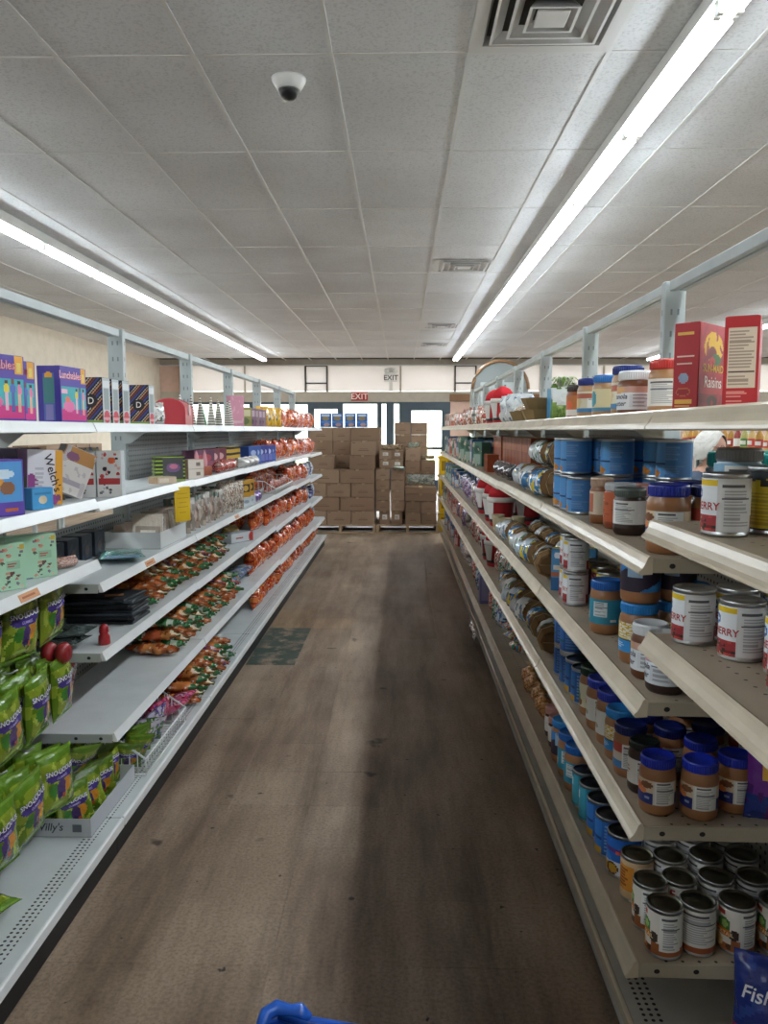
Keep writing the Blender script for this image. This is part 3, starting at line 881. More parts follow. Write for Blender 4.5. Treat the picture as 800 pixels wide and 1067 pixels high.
PBL = '9b6a44'   # peanut butter
NAVY_L = paint('d9c4a4', ('r', .0, .0, 1, .46, '1c2b78'), ('e', .43, .62, .05, .2, 'd9702e'), ('e', .49, .52, .045, .13, 'e0854a'), ('e', .53, .78, .06, .14, '7a4a2a'), ('r', .52, .2, .56, .3, '8fa0d0'), ('r', .60, 0, .82, 1, 'd8d5cf'), facts(.61, .02, .81, .98, 4))
jarA = make_jar('jarA', .0455, .148, '1d2fa8', PBL, NAVY_L, (.2, .62))
jarA2 = make_jar('jarA2', .0455, .148, '1a2b96', PBL, NAVY_L, (.2, .62))
jarNavy = make_jar('jarNavy', .0455, .146, '111d5c', PBL, paint('cfc4b4', ('r', 0, 0, 1, .3, '3d7fb8'), ('r', .3, .62, .62, 1, 'b8493a'), facts(.62, .05, .84, .95, 6)), (.18, .66))
jarW = make_jar('jarW', .0455, .146, '2434a0', PBL, paint('dcdcd8', ('e', .46, .72, .04, .14, 'd8553a'), ('e', .5, .3, .05, .1, 'a8a59a'), facts(.62, .05, .84, .95, 6)), (.2, .64))
jarT = make_jar('jarT', .0455, .15, '1b62b4', PBL, paint('2a8aa5', ('e', .44, .3, .06, .25, 'e0d9c4'), facts(.58, .3, .72, .9, 2, 'cfd8d8'), ('r', .75, .1, .82, .2, 'e0e0da')), (.2, .66))
jarB = make_jar('jarB', .047, .15, '2f86cc', PBL, paint('2f7fc4', ('s', 2.0, -1.6, .42, .55, '2b1f33'), ('e', .44, .70, .045, .14, 'd8704a'), facts(.60, .45, .72, .95, 2, '8fb0cc')), (.2, .74))
jarY = make_jar('jarY', .047, .15, '2a86cf', PBL, paint('dfd9c6', ('r', 0, 0, 1, .42, '2f86c8'), ('m', 22, .02, 3.0, 'c7a62a'), ('r', 0, 0, 1, .40, '2f86c8'), lines(3, .4, .12, .62, .32, 3, 'b9d4ea'), ('r', 0, .4, 1, .44, '2c2a26')), (.2, .68))
jarG = make_jar('jarG', .044, .146, '12301f', PBL, paint('d5d2b4', ('e', .46, .4, .07, .34, '5f8c3a'), ('e', .52, .2, .05, .16, '8a5a2e')), (.18, .66))
jarK = make_jar('jarK', .041, .135, '16201c', '3a241a', paint('dcd8cf', lines(3, .36, .3, .6, .7, 3, 'a98a70'), facts(.62, .05, .84, .95, 6)), (.2, .68), lidh=.02)
jarChoc = make_jar('jarChoc', .04, .118, '54605a', '2f1c13', paint('dedddb', lines(2, .36, .4, .46, .8, 2, 'c2543c'), facts(.52, .05, .76, .95, 6)), (.24, .74), lidh=.022)
jarO = make_jar('jarO', .043, .122, 'b4b7bb', '8d4526', paint('b5562c', blobs(6, 18, .3, .1, .8, .9, .02, .05, ['d9b9a0', 'e0c9b4', '8a3a1e'])), (.16, .8), lidh=.02)
jarThin = make_jar('jarThin', .033, .13, 'c3a690', '8a5734', paint('cfc0aa', ('r', .4, .1, .6, .9, 'b3654a')), (.2, .7))
NOLA_L = paint('e3e6ea', ('r', .3, .72, .9, 1, 'c59a8c'), ('e', .45, .86, .1, .16, 'd0a06a'), facts(.60, .1, .82, .68, 4, 'd5d9de'))
jarN = make_jar('jarN', .042, .128, 'dfe2e4', '6b4026', NOLA_L, (.16, .66), [('Granola', .019, .46, .44, '1b2440', .012, .2), ('butter', .019, .47, .29, '1b2440', .012, .2)])
jarN2 = make_jar('jarN2', .042, .128, 'dfe2e4', '35201a', paint('dfe4ea', ('r', .3, .72, .9, 1, 'a582a0'), ('e', .45, .86, .1, .16, 'c78a94'), facts(.56, .1, .82, .68, 4, 'd0d6de')), (.16, .66), [('Granola', .019, .45, .44, '1b2440', .012, .2), ('butter', .019, .46, .29, '1b2440', .012, .2)])
jarRed = make_jar('jarRed', .046, .148, 'c2342f', 'a87a50', paint('e3ded6', ('r', .0, 0, .40, 1, 'c43f3a'), facts(.46, .05, .8, .95, 9, 'e3ded6')), (.18, .66))
jarTan = make_jar('jarTan', .046, .15, '1b2f78', 'a37c55', paint('d2cbb4', ('e', .46, .5, .08, .4, 'c9b68a'), ('r', .3, 0, .8, .2, '3d78a8'), ('r', .3, .66, .8, .9, 'b0604a'), facts(.62, .2, .8, .66, 3)), (.18, .68))
jarSea = make_jar('jarSea', .044, .145, '2c74bd', 'a37c55', paint('d8cda4', ('e', .46, .56, .06, .36, '3f97a6'), ('r', .3, 0, .8, .16, '4f86a8')), (.18, .68))
jarRust = make_jar('jarRust', .042, .135, '3a2f2c', '8c4a24', paint('b36a34', ('e', .5, .5, .06, .24, 'd8623a'), ('r', .3, 0, .8, .3, 'ded9d0')), (.14, .7))
jarBrown = make_jar('jarBrown', .045, .15, '33241e', '4a2f24', paint('5a3a2c', ('r', .36, .1, .56, .8, '8f8a84'), ('e', .58, .85, .06, .14, 'c2503c')), (.12, .7))
jarRedTop = make_jar('jarRedTop', .033, .115, 'b9837a', '4a2418', paint('d8d2ca', ('r', .3, .0, .42, 1, 'b0443a')), (.2, .7))
jarTeal = make_jar('jarTeal', .06, .13, '14746c', 'b9bdb8', paint('8a8f90', ('m', 8, .1, 2, '5f676b'), ('r', .2, .3, .8, .7, 'aeb3b0')), (.1, .7), lidh=.035)

def jar(parts, x, y, z, label, group=None, rz=-90, cat='jar', name='peanut_butter_jar', sc=None):
    if .5 < x < .60: x += .012
    return thing(name, label, cat, parts, (x, y, z+.0005), rz, group, sc)
def can(parts, x, y, z, label, group=None, rz=-90, name='food_can', sc=None):
    if .5 < x < .60: x += .012
    return thing(name, label, 'can', parts, (x, y, z+.0005), rz, group, sc)
random.seed(21)
rj = lambda a=8: -90 + random.uniform(-a, a)

# --- section 0, second shelf (z 1.265): cherry can, dark can with yellow label, containers behind
Z = 1.265
can(CHERRY, .560, 1.395, Z, 'white cherry pie filling can beside the black and yellow can', rz=-76)
can(YCAN, .675, 1.42, Z, 'black can with a yellow label beside the lone cherry can', rz=-104)
jar(GREYCAN, .66, 1.555, Z, 'blue container with a grey lid behind the lone cherry can', name='lidded_canister', cat='canister')
for k, (x, y) in enumerate(((1.06, 2.30), (1.06, 2.45), (1.06, 2.60), (1.06, 2.15), (1.20, 2.38), (1.20, 2.53), (1.20, 2.70))):
    jar(jarTeal, x, y, 1.2, 'glass canister with a wide teal lid behind the black and yellow can', 'teal lidded canisters', name='teal_lidded_canister', cat='canister', sc=(1, 1, 1.38))
# --- section 0, third shelf (z 1.031): cherry cans
Z = 1.031
for k, (x, y) in enumerate(((.568, 1.545), (.668, 1.55), (.628, 1.435), (.668, 1.335), (.628, 1.235), (.735, 1.462), (.768, 1.556), (.755, 1.36), (.72, 1.24), (.84, 1.47), (.87, 1.56), (.845, 1.36), (.81, 1.24), (.62, 1.13), (.71, 1.13))):
    can(CHERRY, x, y, Z, 'white cherry pie filling can among the others on the dotted shelf', 'cherry cans on the dotted shelf', rz=-72 + random.uniform(-10, 10))
# --- section 1, second shelf (z 1.187)
Z = 1.187
jar(jarA2, .562, 1.695, Z, 'big peanut butter jar with royal blue lid at the end of the second shelf')
jar(jarNavy, .668, 1.70, Z, 'navy lidded jar just behind the end peanut butter jar on the second shelf')
jar(jarNavy, .66, 1.82, Z, 'navy lidded jar between the lone chocolate jar and the shelf back')
jar(jarChoc, .565, 1.99, Z, 'dark chocolate spread jar with a black lid and white label', name='chocolate_spread_jar')
jar(jarO, .575, 2.115, Z, 'orange labelled jar with a white lid beside the chocolate spread', name='sauce_jar')
jar(jarThin, .556, 2.235, Z, 'slim brown jar with a tan lid next to the orange labelled jar', name='sauce_jar')
jar(jarBrown, .86, 1.71, Z, 'tall dark brown jar standing in front of the grey upright', name='syrup_jar')
for k, (x, y) in enumerate(((.66, 1.98), (.665, 2.09), (.67, 2.2), (.76, 1.93), (.77, 2.05))):
    jar(jarRedTop, x, y, Z, 'small dark jar with a rosy lid behind the chocolate spread', 'rosy lidded jars', name='sauce_jar')
bl = [(.562, 2.60), (.562, 2.49), (.562, 2.71), (.675, 2.48), (.675, 2.60), (.675, 2.72), (.79, 2.30), (.79, 2.42), (.79, 2.54), (.79, 2.66)]
for (x, y) in bl:
    for lv in (0, 1):
        if lv == 1 and (x, y) in ((.562, 2.49),): continue
        can(BLUE, x, y, Z+lv*.1185, 'large blue fruit can %s of the double stack behind the jars' % ('in the upper tier' if lv else 'in the bottom tier'), 'stacked blue fruit cans ' + ('upper tier' if lv else 'bottom tier'), rz=-66 + random.uniform(-14, 14))
# --- section 1, third shelf (z .883)
Z = .883
jar(jarT, .566, 2.19, Z, 'peanut butter jar with teal label and bright blue lid standing by itself')
jar(jarY, .572, 1.905, Z, 'yellow patterned peanut butter jar at the bottom of a stack of two')
jar(jarB, .572, 1.905, Z+.1505, 'blue labelled peanut butter jar stacked on the yellow patterned jar')
jar(jarY, .68, 1.93, Z, 'yellow patterned jar behind the jar stack of two')
jar(jarB, .68, 1.93, Z+.1505, 'blue labelled jar stacked deeper on the shelf behind its twin stack')
jar(jarN, .562, 1.785, Z, 'brown spread jar with white lid under the shelf corner', name='granola_butter_jar')
jar(jarN2, .566, 1.688, Z, 'dark spread jar with white lid at the shelf end', name='granola_butter_jar')
jar(jarN, .668, 1.80, Z, 'brown spread jar with white lid set back behind the two others', name='granola_butter_jar')
for lv in (0, 1):
    can(CHERRY, .558, 2.545, Z+lv*.1105, 'cherry can %s of the pair stacked by the dotted red can' % ('on top' if lv else 'at the bottom'), rz=-88)
    can(CHERRY, .565, 2.64, Z+lv*.1105, 'cherry can %s of the pair stacked by the blue packet' % ('on top' if lv else 'at the bottom'), rz=-100)
for (x, y) in ((.655, 2.45), (.665, 2.56), (.67, 2.68), (.76, 2.5), (.77, 2.62)):
    can(DOTS, x, y, Z, 'dark red dotted can with a pale yellow rim behind the stacked cherry cans', 'dotted red cans', rz=rj(20))
for (x, y) in ((.80, 1.72), (.80, 1.82), (.80, 2.0), (.80, 2.14), (.80, 2.28), (.68, 2.06), (.69, 2.2)):
    jar(jarB, x, y, Z, 'blue labelled peanut butter jar in the back rows of the third shelf', 'back row of blue labelled jars', rz=rj())
# --- section 1, fourth shelf (z .609)
Z = .609
jar(jarA, .558, 1.69, Z, 'peanut butter jar with blue lid standing alone at the lip of the lower shelf', rz=-64, sc=.86)
jar(jarA, .655, 1.668, Z, 'peanut butter jar with blue lid between the corner jar and its neighbour', rz=-74, sc=.86)
jar(jarA, .745, 1.70, Z, 'peanut butter jar with blue lid beside the purple candy pouch', rz=-60, sc=.86)
jar(jarA2, .70, 1.785, Z, 'peanut butter jar with blue lid tucked behind the pair at the shelf end', sc=.86)
jar(jarK, .558, 1.785, Z, 'white labelled jar with a black lid behind the corner peanut butter jar', name='spread_jar', sc=.9)
jar(jarNavy, .552, 1.875, Z, 'navy lidded jar with red and white label on the lower shelf edge', sc=.88)
jar(jarY, .556, 1.972, Z, 'jar with a pale blue lid and yellow patterned label on the lower shelf edge', sc=.88)
jar(jarW, .562, 2.07, Z, 'blue lidded jar with plain label squeezed behind the pale blue lid')
jar(jarW, .560, 2.175, Z, 'blue lidded jar with a white label and orange dot next to the green lid')
jar(jarG, .564, 2.285, Z, 'peanut butter jar with a dark green lid beside the black topped cans')
for (x, y) in ((.63, 1.96), (.655, 1.865), (.755, 1.885), (.74, 2.0), (.655, 2.06), (.66, 2.17), (.76, 2.12), (.86, 1.78), (.855, 1.9)):
    jar(jarNavy, x, y, Z, 'navy lidded peanut butter jar in the shaded back rows of the lower shelf', 'shaded navy lidded jars', rz=rj(), sc=.87)
for (x, y) in ((.560, 2.385), (.560, 2.475), (.65, 2.30), (.65, 2.4), (.655, 2.49), (.745, 2.25), (.745, 2.35)):
    can(BLUE3, x, y, Z, 'blue fruit can with a black top standing near the green lidded jar', 'black topped blue cans', rz=rj(14))
for (x, y) in ((.562, 2.575), (.562, 2.67), (.66, 2.6), (.66, 2.7)):
    for lv in (0, 1):
        can(BLUE2, x, y, Z+lv*.1055, 'blue and green banded can %s on the lower shelf' % ('stacked on another' if lv else 'carrying another'), 'blue and green banded cans ' + str(lv), rz=rj(14))
# --- section 1, fifth shelf (z .295)
Z = .295
for k, (P_, x, y, lb) in enumerate(((VEG, .575, 1.66, 'vegetable can with green and orange print at the corner of the lowest shelf'), (NUT, .664, 1.672, 'can turned to show its plain white nutrition panel'),
                                  (VEG, .752, 1.675, 'vegetable can beside the nutrition panel can with its green print showing'), (VEG, .842, 1.676, 'vegetable can by the shelf back at the end of the lowest shelf'))):
    can(P_, x, y, Z, lb, rz=(-66, -50, -42, -58)[k])
can(VEG, .572, 1.752, Z, 'vegetable can right behind the corner can of the lowest shelf', rz=-80)
can(DOLE, .655, 1.765, Z, 'can with large red lettering behind the nutrition panel can', rz=-56)
can(ORG, .575, 1.865, Z, 'tan can with an orange panel beside the blue peach can', rz=-60)
can(PEACH, .573, 1.972, Z, 'blue peach can with a purple band and black top', rz=-66)
for (x, y) in ((.742, 1.77), (.832, 1.772), (.665, 1.86), (.755, 1.865), (.845, 1.87), (.67, 1.96), (.76, 1.96), (.85, 1.965), (.68, 2.06), (.77, 2.06)):
    can(NUT, x, y, Z, 'dim can deep among the rows on the lowest shelf', 'dim cans on the lowest shelf', rz=rj(40))
can(BLUE3, .566, 2.07, Z, 'blue can with a black top next to the peach can', rz=-84)
can(BLUE3, .566, 2.165, Z, 'blue can with a black top touching the pineapple cans', rz=-84)
for (x, y) in ((.560, 2.255), (.560, 2.345), (.65, 2.2), (.65, 2.3), (.65, 2.4)):
    can(PINE, x, y, Z, 'teal pineapple can with a black lid on the lowest shelf', 'teal pineapple cans', rz=-80)
for (x, y) in ((.562, 2.455), (.562, 2.56), (.66, 2.52), (.66, 2.63)):
    jar(jarT, x, y, Z, 'teal labelled jar with a blue lid past the pineapple cans', 'teal labelled jars on the lowest shelf', rz=rj())
jar(jarB, .564, 2.675, Z, 'blue labelled jar with a bright lid between the teal jars and the dark jars')
for (x, y) in ((.562, 2.80), (.568, 2.90), (.65, 2.85)):
    jar(jarRedTop, x, y, Z, 'small dark jar with a rosy lid on the lowest shelf', 'rosy lidded jars of the lowest shelf', name='sauce_jar')
# --- top shelf (z 1.485)
Z = 1.485
SUN = paint('a8242b', ('e', .5, .74, .34, .18, 'e2b52c'), ('e', .46, .66, .16, .09, '7a2c22'), ('e', .6, .6, .18, .07, '3f6b35'), ('e', .46, .58, .10, .05, 'c23b30'), ('r', .05, .04, .95, .2, '7f1a20'), ('e', .5, .12, .2, .06, '4a2a20'), ('m', 9, .3, 2, '95202a'))
SUNS = paint('a8242b', ('r', .12, .86, .8, .9, 'd7a94a'), ('r', .12, .62, .85, .635, 'd9c0b0'), ('r', .12, .53, .75, .545, 'd9c0b0'), ('e', .42, .38, .2, .06, '8f9fb8'), ('e', .42, .22, .3, .05, 'b8603f'), ('e', .42, .22, .26, .035, '98222a'), ('r', .1, .09, .78, .13, 'd7a94a'), ('r', .1, .05, .72, .07, 'd7a94a'))
RAIS = make_carton('raisin', .135, .05, .170, SUN, 'a3232a', left=SUNS, top='7d1b20', words=[('SUN-MAID', .021, 0, .084, 'e6c145', .012), ('Raisins', .031, 0, .057, 'f3ece4', .012)], nu=46, nv=60, ns=24)
FACT = paint('b3262c', ('r', .1, .24, .92, .88, 'd8c7b2'), lines(5, .15, .45, .88, .86, 13, 'a08c7c'), lines(6, .15, .26, .8, .38, 3, 'a08c7c'), ('r', .12, .40, .9, .412, '4a3a34'), lines(7, .1, .05, .85, .21, 6, 'd88a80'))
RAIS2 = make_carton('raisin2', .058, .11, .166, FACT, 'a3232a', top='7d1b20', nu=30, nv=60)
# front of the first box turned towards the aisle, its side towards the camera
thing('raisin_box', 'red raisin carton with a yellow oval and white lettering on the top shelf', 'box', RAIS, (.596, 1.605, Z+.0005), 47)
thing('raisin_box', 'red raisin carton turned to show its cream nutrition panel', 'box', RAIS2, (.630, 1.488, Z+.0005), -26)
jar(jarRed, .70, 2.12, Z, 'jar with a red lid next to the raisin carton on the top shelf', rz=-72)
jar(jarN, .655, 2.25, Z, 'jar with a white lid and dark lettering on the top shelf', name='granola_butter_jar', rz=-66, sc=(1.12, 1.12, 1))
jar(jarTan, .695, 2.46, Z, 'tall navy lidded jar behind the white lidded jar on the top shelf', sc=1.06)
jar(jarSea, .68, 2.66, Z, 'jar with a blue lid and teal patch on the top shelf', rz=-64)
jar(jarTan, .675, 2.86, Z, 'navy lidded jar between the blue lid and the rust coloured jar', sc=.98, rz=-70)
jar(jarRust, .675, 3.06, Z, 'rust coloured jar with a dark lid beside the grass pouch', name='sauce_jar', rz=-60)
for (x, y) in ((.80, 2.12), (.80, 2.36), (.80, 2.58), (.79, 2.76), (.79, 2.95)):
    jar(jarSea, x, y, Z, 'blue lidded jar in the second row of the top shelf', 'second row of jars on the top shelf', rz=rj())
GRASS = make_bag('grass', .11, .155, .05, paint('cfd4d0', ('r', 0, 0, 1, .42, '7f9a4f'), ('m', 9, .0, 4, '5d7f33'), ('r', .1, .42, .9, .85, 'd3d8d6'), ('r', 0, .0, .3, .5, '6f9040')), 5, wr=.004)
tuft = PB()
rt = random.Random(3)
for i in range(46):
    a = rt.uniform(0, 2*PI); rr = rt.uniform(.01, .05); 
    p0 = (rr*.4*math.cos(a), rr*.4*math.sin(a), .14); p2 = (rr*1.3*math.cos(a+.5), rr*.9*math.sin(a+.5), .165+rt.uniform(-.01, .02)); p1 = ((p0[0]+p2[0])/2, (p0[1]+p2[1])/2, .18)
    tuft.tube([p0, p1, p2], .0022, 4, rt.choice(['8fb35a', 'c9d4b0', '6f9a3c', 'e0e6d4']))
thing('grass_pouch', 'clear pouch of green paper grass tufting out at the top', 'pouch', [('pouch', GRASS), ('paper_grass', tuft.mesh('paper_grass', 'paper'))], (.665, 3.28, Z+.0005), -30)
strip = PB().box(-.012, -.05, 0, .012, .05, .14, '3f96c4', b=.003).mesh('box', 'paper')
thing('slim_box', 'slim sky blue packet between the grass pouch and the paper bowls', 'box', strip, (.645, 3.42, Z+.0005), 0)

# --- wrapped gift baskets (brown woven tub lying on its side in printed wrap)
def tub_mesh():
    p = PB(); n = 8
    p.lathe([(.0, -.086), (.034, -.086), (.042, -.080), (.053, -.045), (.057, -.012), (.050, .03)], n, ['6d5236', '64492c', '7d5f3c', '755735', '6a4d2c'], smooth=False, mat=Matrix.Rotation(R(-90), 4, 'X'))
    return p.mesh('tub', 'matte')
def tub_weave():
    p = PB()
    for (r, z) in ((.0545, -.042),):
        pts = [(r*math.cos(2*PI*i/8), z, r*math.sin(2*PI*i/8)) for i in range(9)]
        p.tube(pts, .0016, 4, 'a89a78')
    p.tube([(-.033, -.0868, 0), (.033, -.0868, 0)], .0014, 4, '8a7450')
    return p.mesh('weave', 'matte')
def tub_wrap(cols, seed):
    p = PB(); o = seed*3.3
    def P(u, v):
        a = 2*PI*u; r = .0535*(1-.35*max(0, v-.7)/.3) + .005*noise.noise(Vector((math.cos(a)*3+o, math.sin(a)*3, v*5)))
        y = .0 + .115*v
        return (r*math.cos(a), y, r*math.sin(a))
    p.grid(P, 30, 14, paint(cols[0], ('m', 6, .12, seed, cols[1]), ('m', 9, .25, seed+5, cols[2]), ('r', .2, .2, .4, .8, cols[3])), flip=True)
    p.lathe([(.036, 0), (.028, .03), (.034, .05)], 14, cols[3], mat=Matrix.Translation((0, .108, 0)) @ Matrix.Rotation(R(-90), 4, 'X'))
    return p.mesh('wrap', 'film')
TUB, WEAVE = tub_mesh(), tub_weave()
wraps = [tub_wrap(c, i) for i, c in enumerate((['3f86b8', 'd9c23f', 'dfe6ea', '2f6f9f'], ['d9dcdc', '6f96b4', '9c8f7c', 'c9ced0'], ['2f78b0', 'e0c93c', '1d3f70', 'c9d8e2'], ['cfd6d4', '4f8a6a', '9aa6a4', 'dfe3e3']))]
ntub = 0
def tub(x, y, z, label, group, rz=8, sc=1.0):
    global ntub
    w = wraps[ntub % 4]; ntub += 1
    return thing('gift_basket', label, 'basket', [('tub', TUB, [('weave', WEAVE)]), ('wrap', w)], (x, y, z+.0605*sc), rz, group, sc)
lb = 'brown woven tub in printed wrap lying on %s'
for (x, y) in ((.575, 3.02), (.575, 3.27), (.575, 3.52), (.70, 3.1), (.70, 3.4), (.70, 3.65)):
    tub(x, y, 1.187, lb % 'the shelf beside the stacked blue cans', 'gift baskets beside the blue cans', random.uniform(-12, 25))
for (x, y) in ((.63, 3.12), (.635, 3.34), (.64, 3.6)):
    tub(x, y, 1.187+.107, 'brown woven tub in printed wrap resting across two others by the blue cans', 'upper gift baskets by the blue cans', random.uniform(-10, 20))
for (x, y) in ((.57, 3.02), (.57, 3.22), (.57, 3.44), (.57, 3.68), (.57, 3.92), (.69, 3.0), (.69, 3.2), (.69, 3.42), (.69, 3.65), (.69, 3.9)):
    tub(x, y, .883, lb % 'the third shelf past the blue packet', 'gift baskets on the third shelf', random.uniform(-12, 25))
for (x, y) in ((.57, 2.93), (.57, 3.13), (.572, 3.33), (.57, 3.55), (.57, 3.78), (.57, 3.99), (.69, 2.95), (.69, 3.2), (.69, 3.42), (.69, 3.7)):
    tub(x, y, .609, lb % 'the fourth shelf past the banded cans', 'gift baskets on the fourth shelf', random.uniform(-12, 25))
BLUEPK = make_carton('bluepk', .075, .05, .15, paint('4f93c4', ('r', 0, .32, 1, .45, 'b0674a'), ('r', .1, .5, .5, .62, 'd8d2c4'), ('e', .3, .85, .18, .08, 'dbe6ee'), ('e', .7, .72, .18, .08, 'dbe6ee'), ('r', .0, 0, 1, .3, '2f6ba0')), '4583b4', top='c9b24a')
for k, (x, y) in enumerate(((.575, 2.775), (.66, 2.79))):
    thing('snack_packet', 'sky blue packet with a brown band %s' % ('next to the stacked cherry cans' if k == 0 else 'tucked behind its twin'), 'packet', BLUEPK, (x, y, .8835), -20)
# --- small brown cake bags on the lowest shelf, loose sweets on the deck
NUTB = make_bag('nutb', .09, .10, .06, mottle('9c6a3c', ['b98450', '7d4f28', 'c9a070', '6a4020'], 3), 8, tuft=True, nu=18, nv=18)
for (x, y) in ((.575, 3.10), (.58, 3.22), (.575, 3.36), (.585, 3.5)):
    thing('nut_bag', 'small clear bag of brown nuts past the rosy lidded jars', 'bag', NUTB, (x, y, .2955), random.uniform(-90, -60), 'nut bags on the lowest shelf')
SWB = [make_bag('swb%d' % i, .12, .14, .06, mottle(c[0], c[1:], i+11, 7), i+30, nu=20, nv=20) for i, c in enumerate((('c9c4b4', '3f7fb0', 'c2483a', '4f8a5a', 'd8b83c'), ('b8bdb4', 'c94f3c', '3f8fa8', 'd9d4c0', '2f6f50'), ('d0c8b8', '2f7a5a', 'b8402f', '4f9ac0', 'd8a03c')))]
for k, (x, y) in enumerate(((.70, 4.2), (.72, 4.38), (.70, 3.98))):
    thing('sweet_bag', 'small colourful gift bag lying on the bare end of the lowest shelf', 'bag', SWB[k % 3], (x, y, .328), (82, 0, random.uniform(-110, -70)), 'gift bags on the lowest shelf')
# Fisher bag and purple pouch
FIS = make_bag('fisher', .17, .215, .07, paint('1b2f7c', ('m', 5, .3, 3, '25408f'), ('r', 0, 0, .5, .30, '8f2a5c')), 44, [('Fisher', .040, -.022, .140, 'd8dcea', .012, .25)], nu=28, nv=28)
thing('nut_pouch', 'dark blue pouch with white script lettering on the bottom deck', 'pouch', FIS, (.785, 1.545, DECK+.001), (-6, 0, -24))
PUR = make_bag('purple', .14, .19, .045, paint('6a2f86', ('e', .4, .6, .22, .16, 'd9a23c'), ('e', .45, .62, .12, .1, 'd8c9b8'), ('e', .35, .5, .08, .06, 'd8603a'), ('r', 0, 0, 1, .3, '23357f'), ('m', 7, .28, 6, '4a1f66')), 45)
thing('candy_pouch', 'purple and blue candy pouch leaning beside the peanut butter jars', 'pouch', PUR, (.815, 1.637, .611), (0, 0, -16))

# ================================================================== SNACKS, TOYS AND CANDY (white shelving)
random.seed(77)
ZT = 1.4705
# --- lunch-snack cartons on the top shelf
NB = paint('4f3f98', ('r', .02, .06, .98, .66, '35a0a6'), ('r', .02, .06, .98, .24, 'c8327e'), ('e', .3, .30, .22, .10, 'd66a9c'), ('e', .25, .42, .10, .05, 'd8705c'), ('r', .03, .52, .25, .60, 'dda6bc'),
           ('e', .60, .50, .06, .07, 'd9c33c'), ('r', .56, .18, .64, .44, 'd8b0c0'), ('e', .74, .50, .06, .08, '4a64b0'), ('r', .70, .16, .78, .44, '4a5a9c'), ('e', .88, .48, .05, .09, 'd87a9c'), ('r', .85, .16, .91, .42, 'd8a890'),
           ('e', .60, .60, .04, .035, '3a2a24'), ('e', .74, .61, .04, .035, '6a4630'), ('e', .88, .60, .04, .035, '2a1f1c'), ('r', .80, .72, .98, .99, 'd99a34'), ('r', .84, .76, .94, .90, 'd8c060'), ('r', 0, 0, 1, .05, '4a2f92'))
NBS = paint('453a94', ('r', .25, .05, .75, .88, '5a6fae'), ('e', .5, .84, .2, .06, 'd99a2c'), ('r', .28, .35, .72, .80, '4f8a86'), ('r', .3, .06, .7, .33, '8f86b8'))
def nables(sz):
    return [('Lunchables', .032*sz, -.02*sz, .150*sz, 'c2386a', .05), ('Lunchables', .032*sz, -.02*sz, .1505*sz, 'f2e8ec', .012)]
NAB = make_carton('nab', .17, .075, .178, NB, '453a94', left=NBS, top='453a94', words=nables(1), nu=44, nv=40)
for k, (x, y, rz, lb) in enumerate(((-1.09, 2.085, 74, 'purple snack carton with teal picture nearest the plain wall gap on the top shelf'), (-1.14, 2.262, 78, 'purple snack carton set back between two others on the top shelf'),
                                (-1.0875, 2.50, 86, 'purple snack carton angled to show its narrow side next to the black striped boxes'))):
    thing('snack_carton', lb, 'box', NAB, (x, y + (.0 if k < 2 else .03), ZT), rz)
# --- black striped boxes with a D and a silver window side
DB = paint('17151a', ('s', .34, -.55, .12, .05, 'c98a5a'), ('s', .34, -.55, .12, .30, '7d2f38'), ('s', .34, -.55, .16, .55, '33408f'), ('s', .34, -.55, .05, .80, 'd8d2c4'), ('e', .5, .5, .30, .14, '141216'), ('r', 0, 0, 1, .08, '7f9a4a'))
DSD = paint('b9bfbf', ('r', .15, .32, .85, .78, '8f9896'), ('r', .1, .8, .9, .94, 'd5d8d8'), ('e', .5, .16, .38, .14, 'c94f5a'), ('r', .2, .08, .8, .14, 'e2a0a0'))
DBX = make_carton('dbx', .088, .055, .165, DB, '1c1a1e', right=DSD, top='2a282c', words=[('D', .034, 0, .082, 'e8e4da', .01)], nu=40, nv=48)
for k, (x, y, rz) in enumerate(((-1.10, 2.83, -8), (-1.10, 2.92, -7), (-1.095, 3.02, -9), (-1.09, 3.31, -6))):
    thing('striped_box', 'black box with coloured diagonal stripes and a white letter D', 'box', DBX, (x, y, ZT), rz, 'black striped boxes')
# --- crumpled roll, red mailbox, tinsel cones, pink box
CRUM = make_bag('crum', .20, .10, .09, paint('cfcfcb', ('m', 6, .15, 3, 'b5b0aa'), ('m', 8, .3, 8, 'a8605a'), ('m', 8, .34, 12, '4a5a50')), 61, wr=.014, nu=24, nv=18)
thing('crumpled_bag', 'crumpled white plastic bag next to the red mailbox', 'bag', CRUM, (-1.11, 3.47, ZT), 70)
RACKM = PB()
for yy in (-.07, .07):
    RACKM.tube([(-.05, yy, 0), (-.05, yy, .13), (.05, yy, .13), (.05, yy, 0)], .003, 5, 'd8d8d4')
RACKM.tube([(-.05, -.07, .13), (-.05, .07, .13)], .003, 5, 'd8d8d4').tube([(.05, -.07, .13), (.05, .07, .13)], .003, 5, 'd8d8d4')
rk = RACKM.mesh('wire_rack', 'fitting')
thing('wire_stand', 'small white wire stand with a dark roll behind the crumpled bag', 'stand', [('frame', rk), ('roll', PB().lathe([(.03, -.06), (.034, 0), (.03, .06)], 16, '2a2725', mat=Matrix.Translation((0, 0, .09)) @ Matrix.Rotation(R(90), 4, 'X')).mesh('roll', 'plastic'))], (-1.25, 3.50, ZT), 0)
mb = PB()
pts = [(-.075, 0), (.075, 0), (.075, .07)] + [(.075*math.cos(a), .07+.055*math.sin(a)) for a in [PI*i/10 for i in range(1, 10)]] + [(-.075, .07)]
mb.prism(pts, 'y', -.11, .11, 'c2444c')
rib = PB()
for yy in (-.108, .104):
    rib.prism([(1.03*x, z*1.03) for x, z in pts], 'y', yy, yy+.008, 'd0606a')
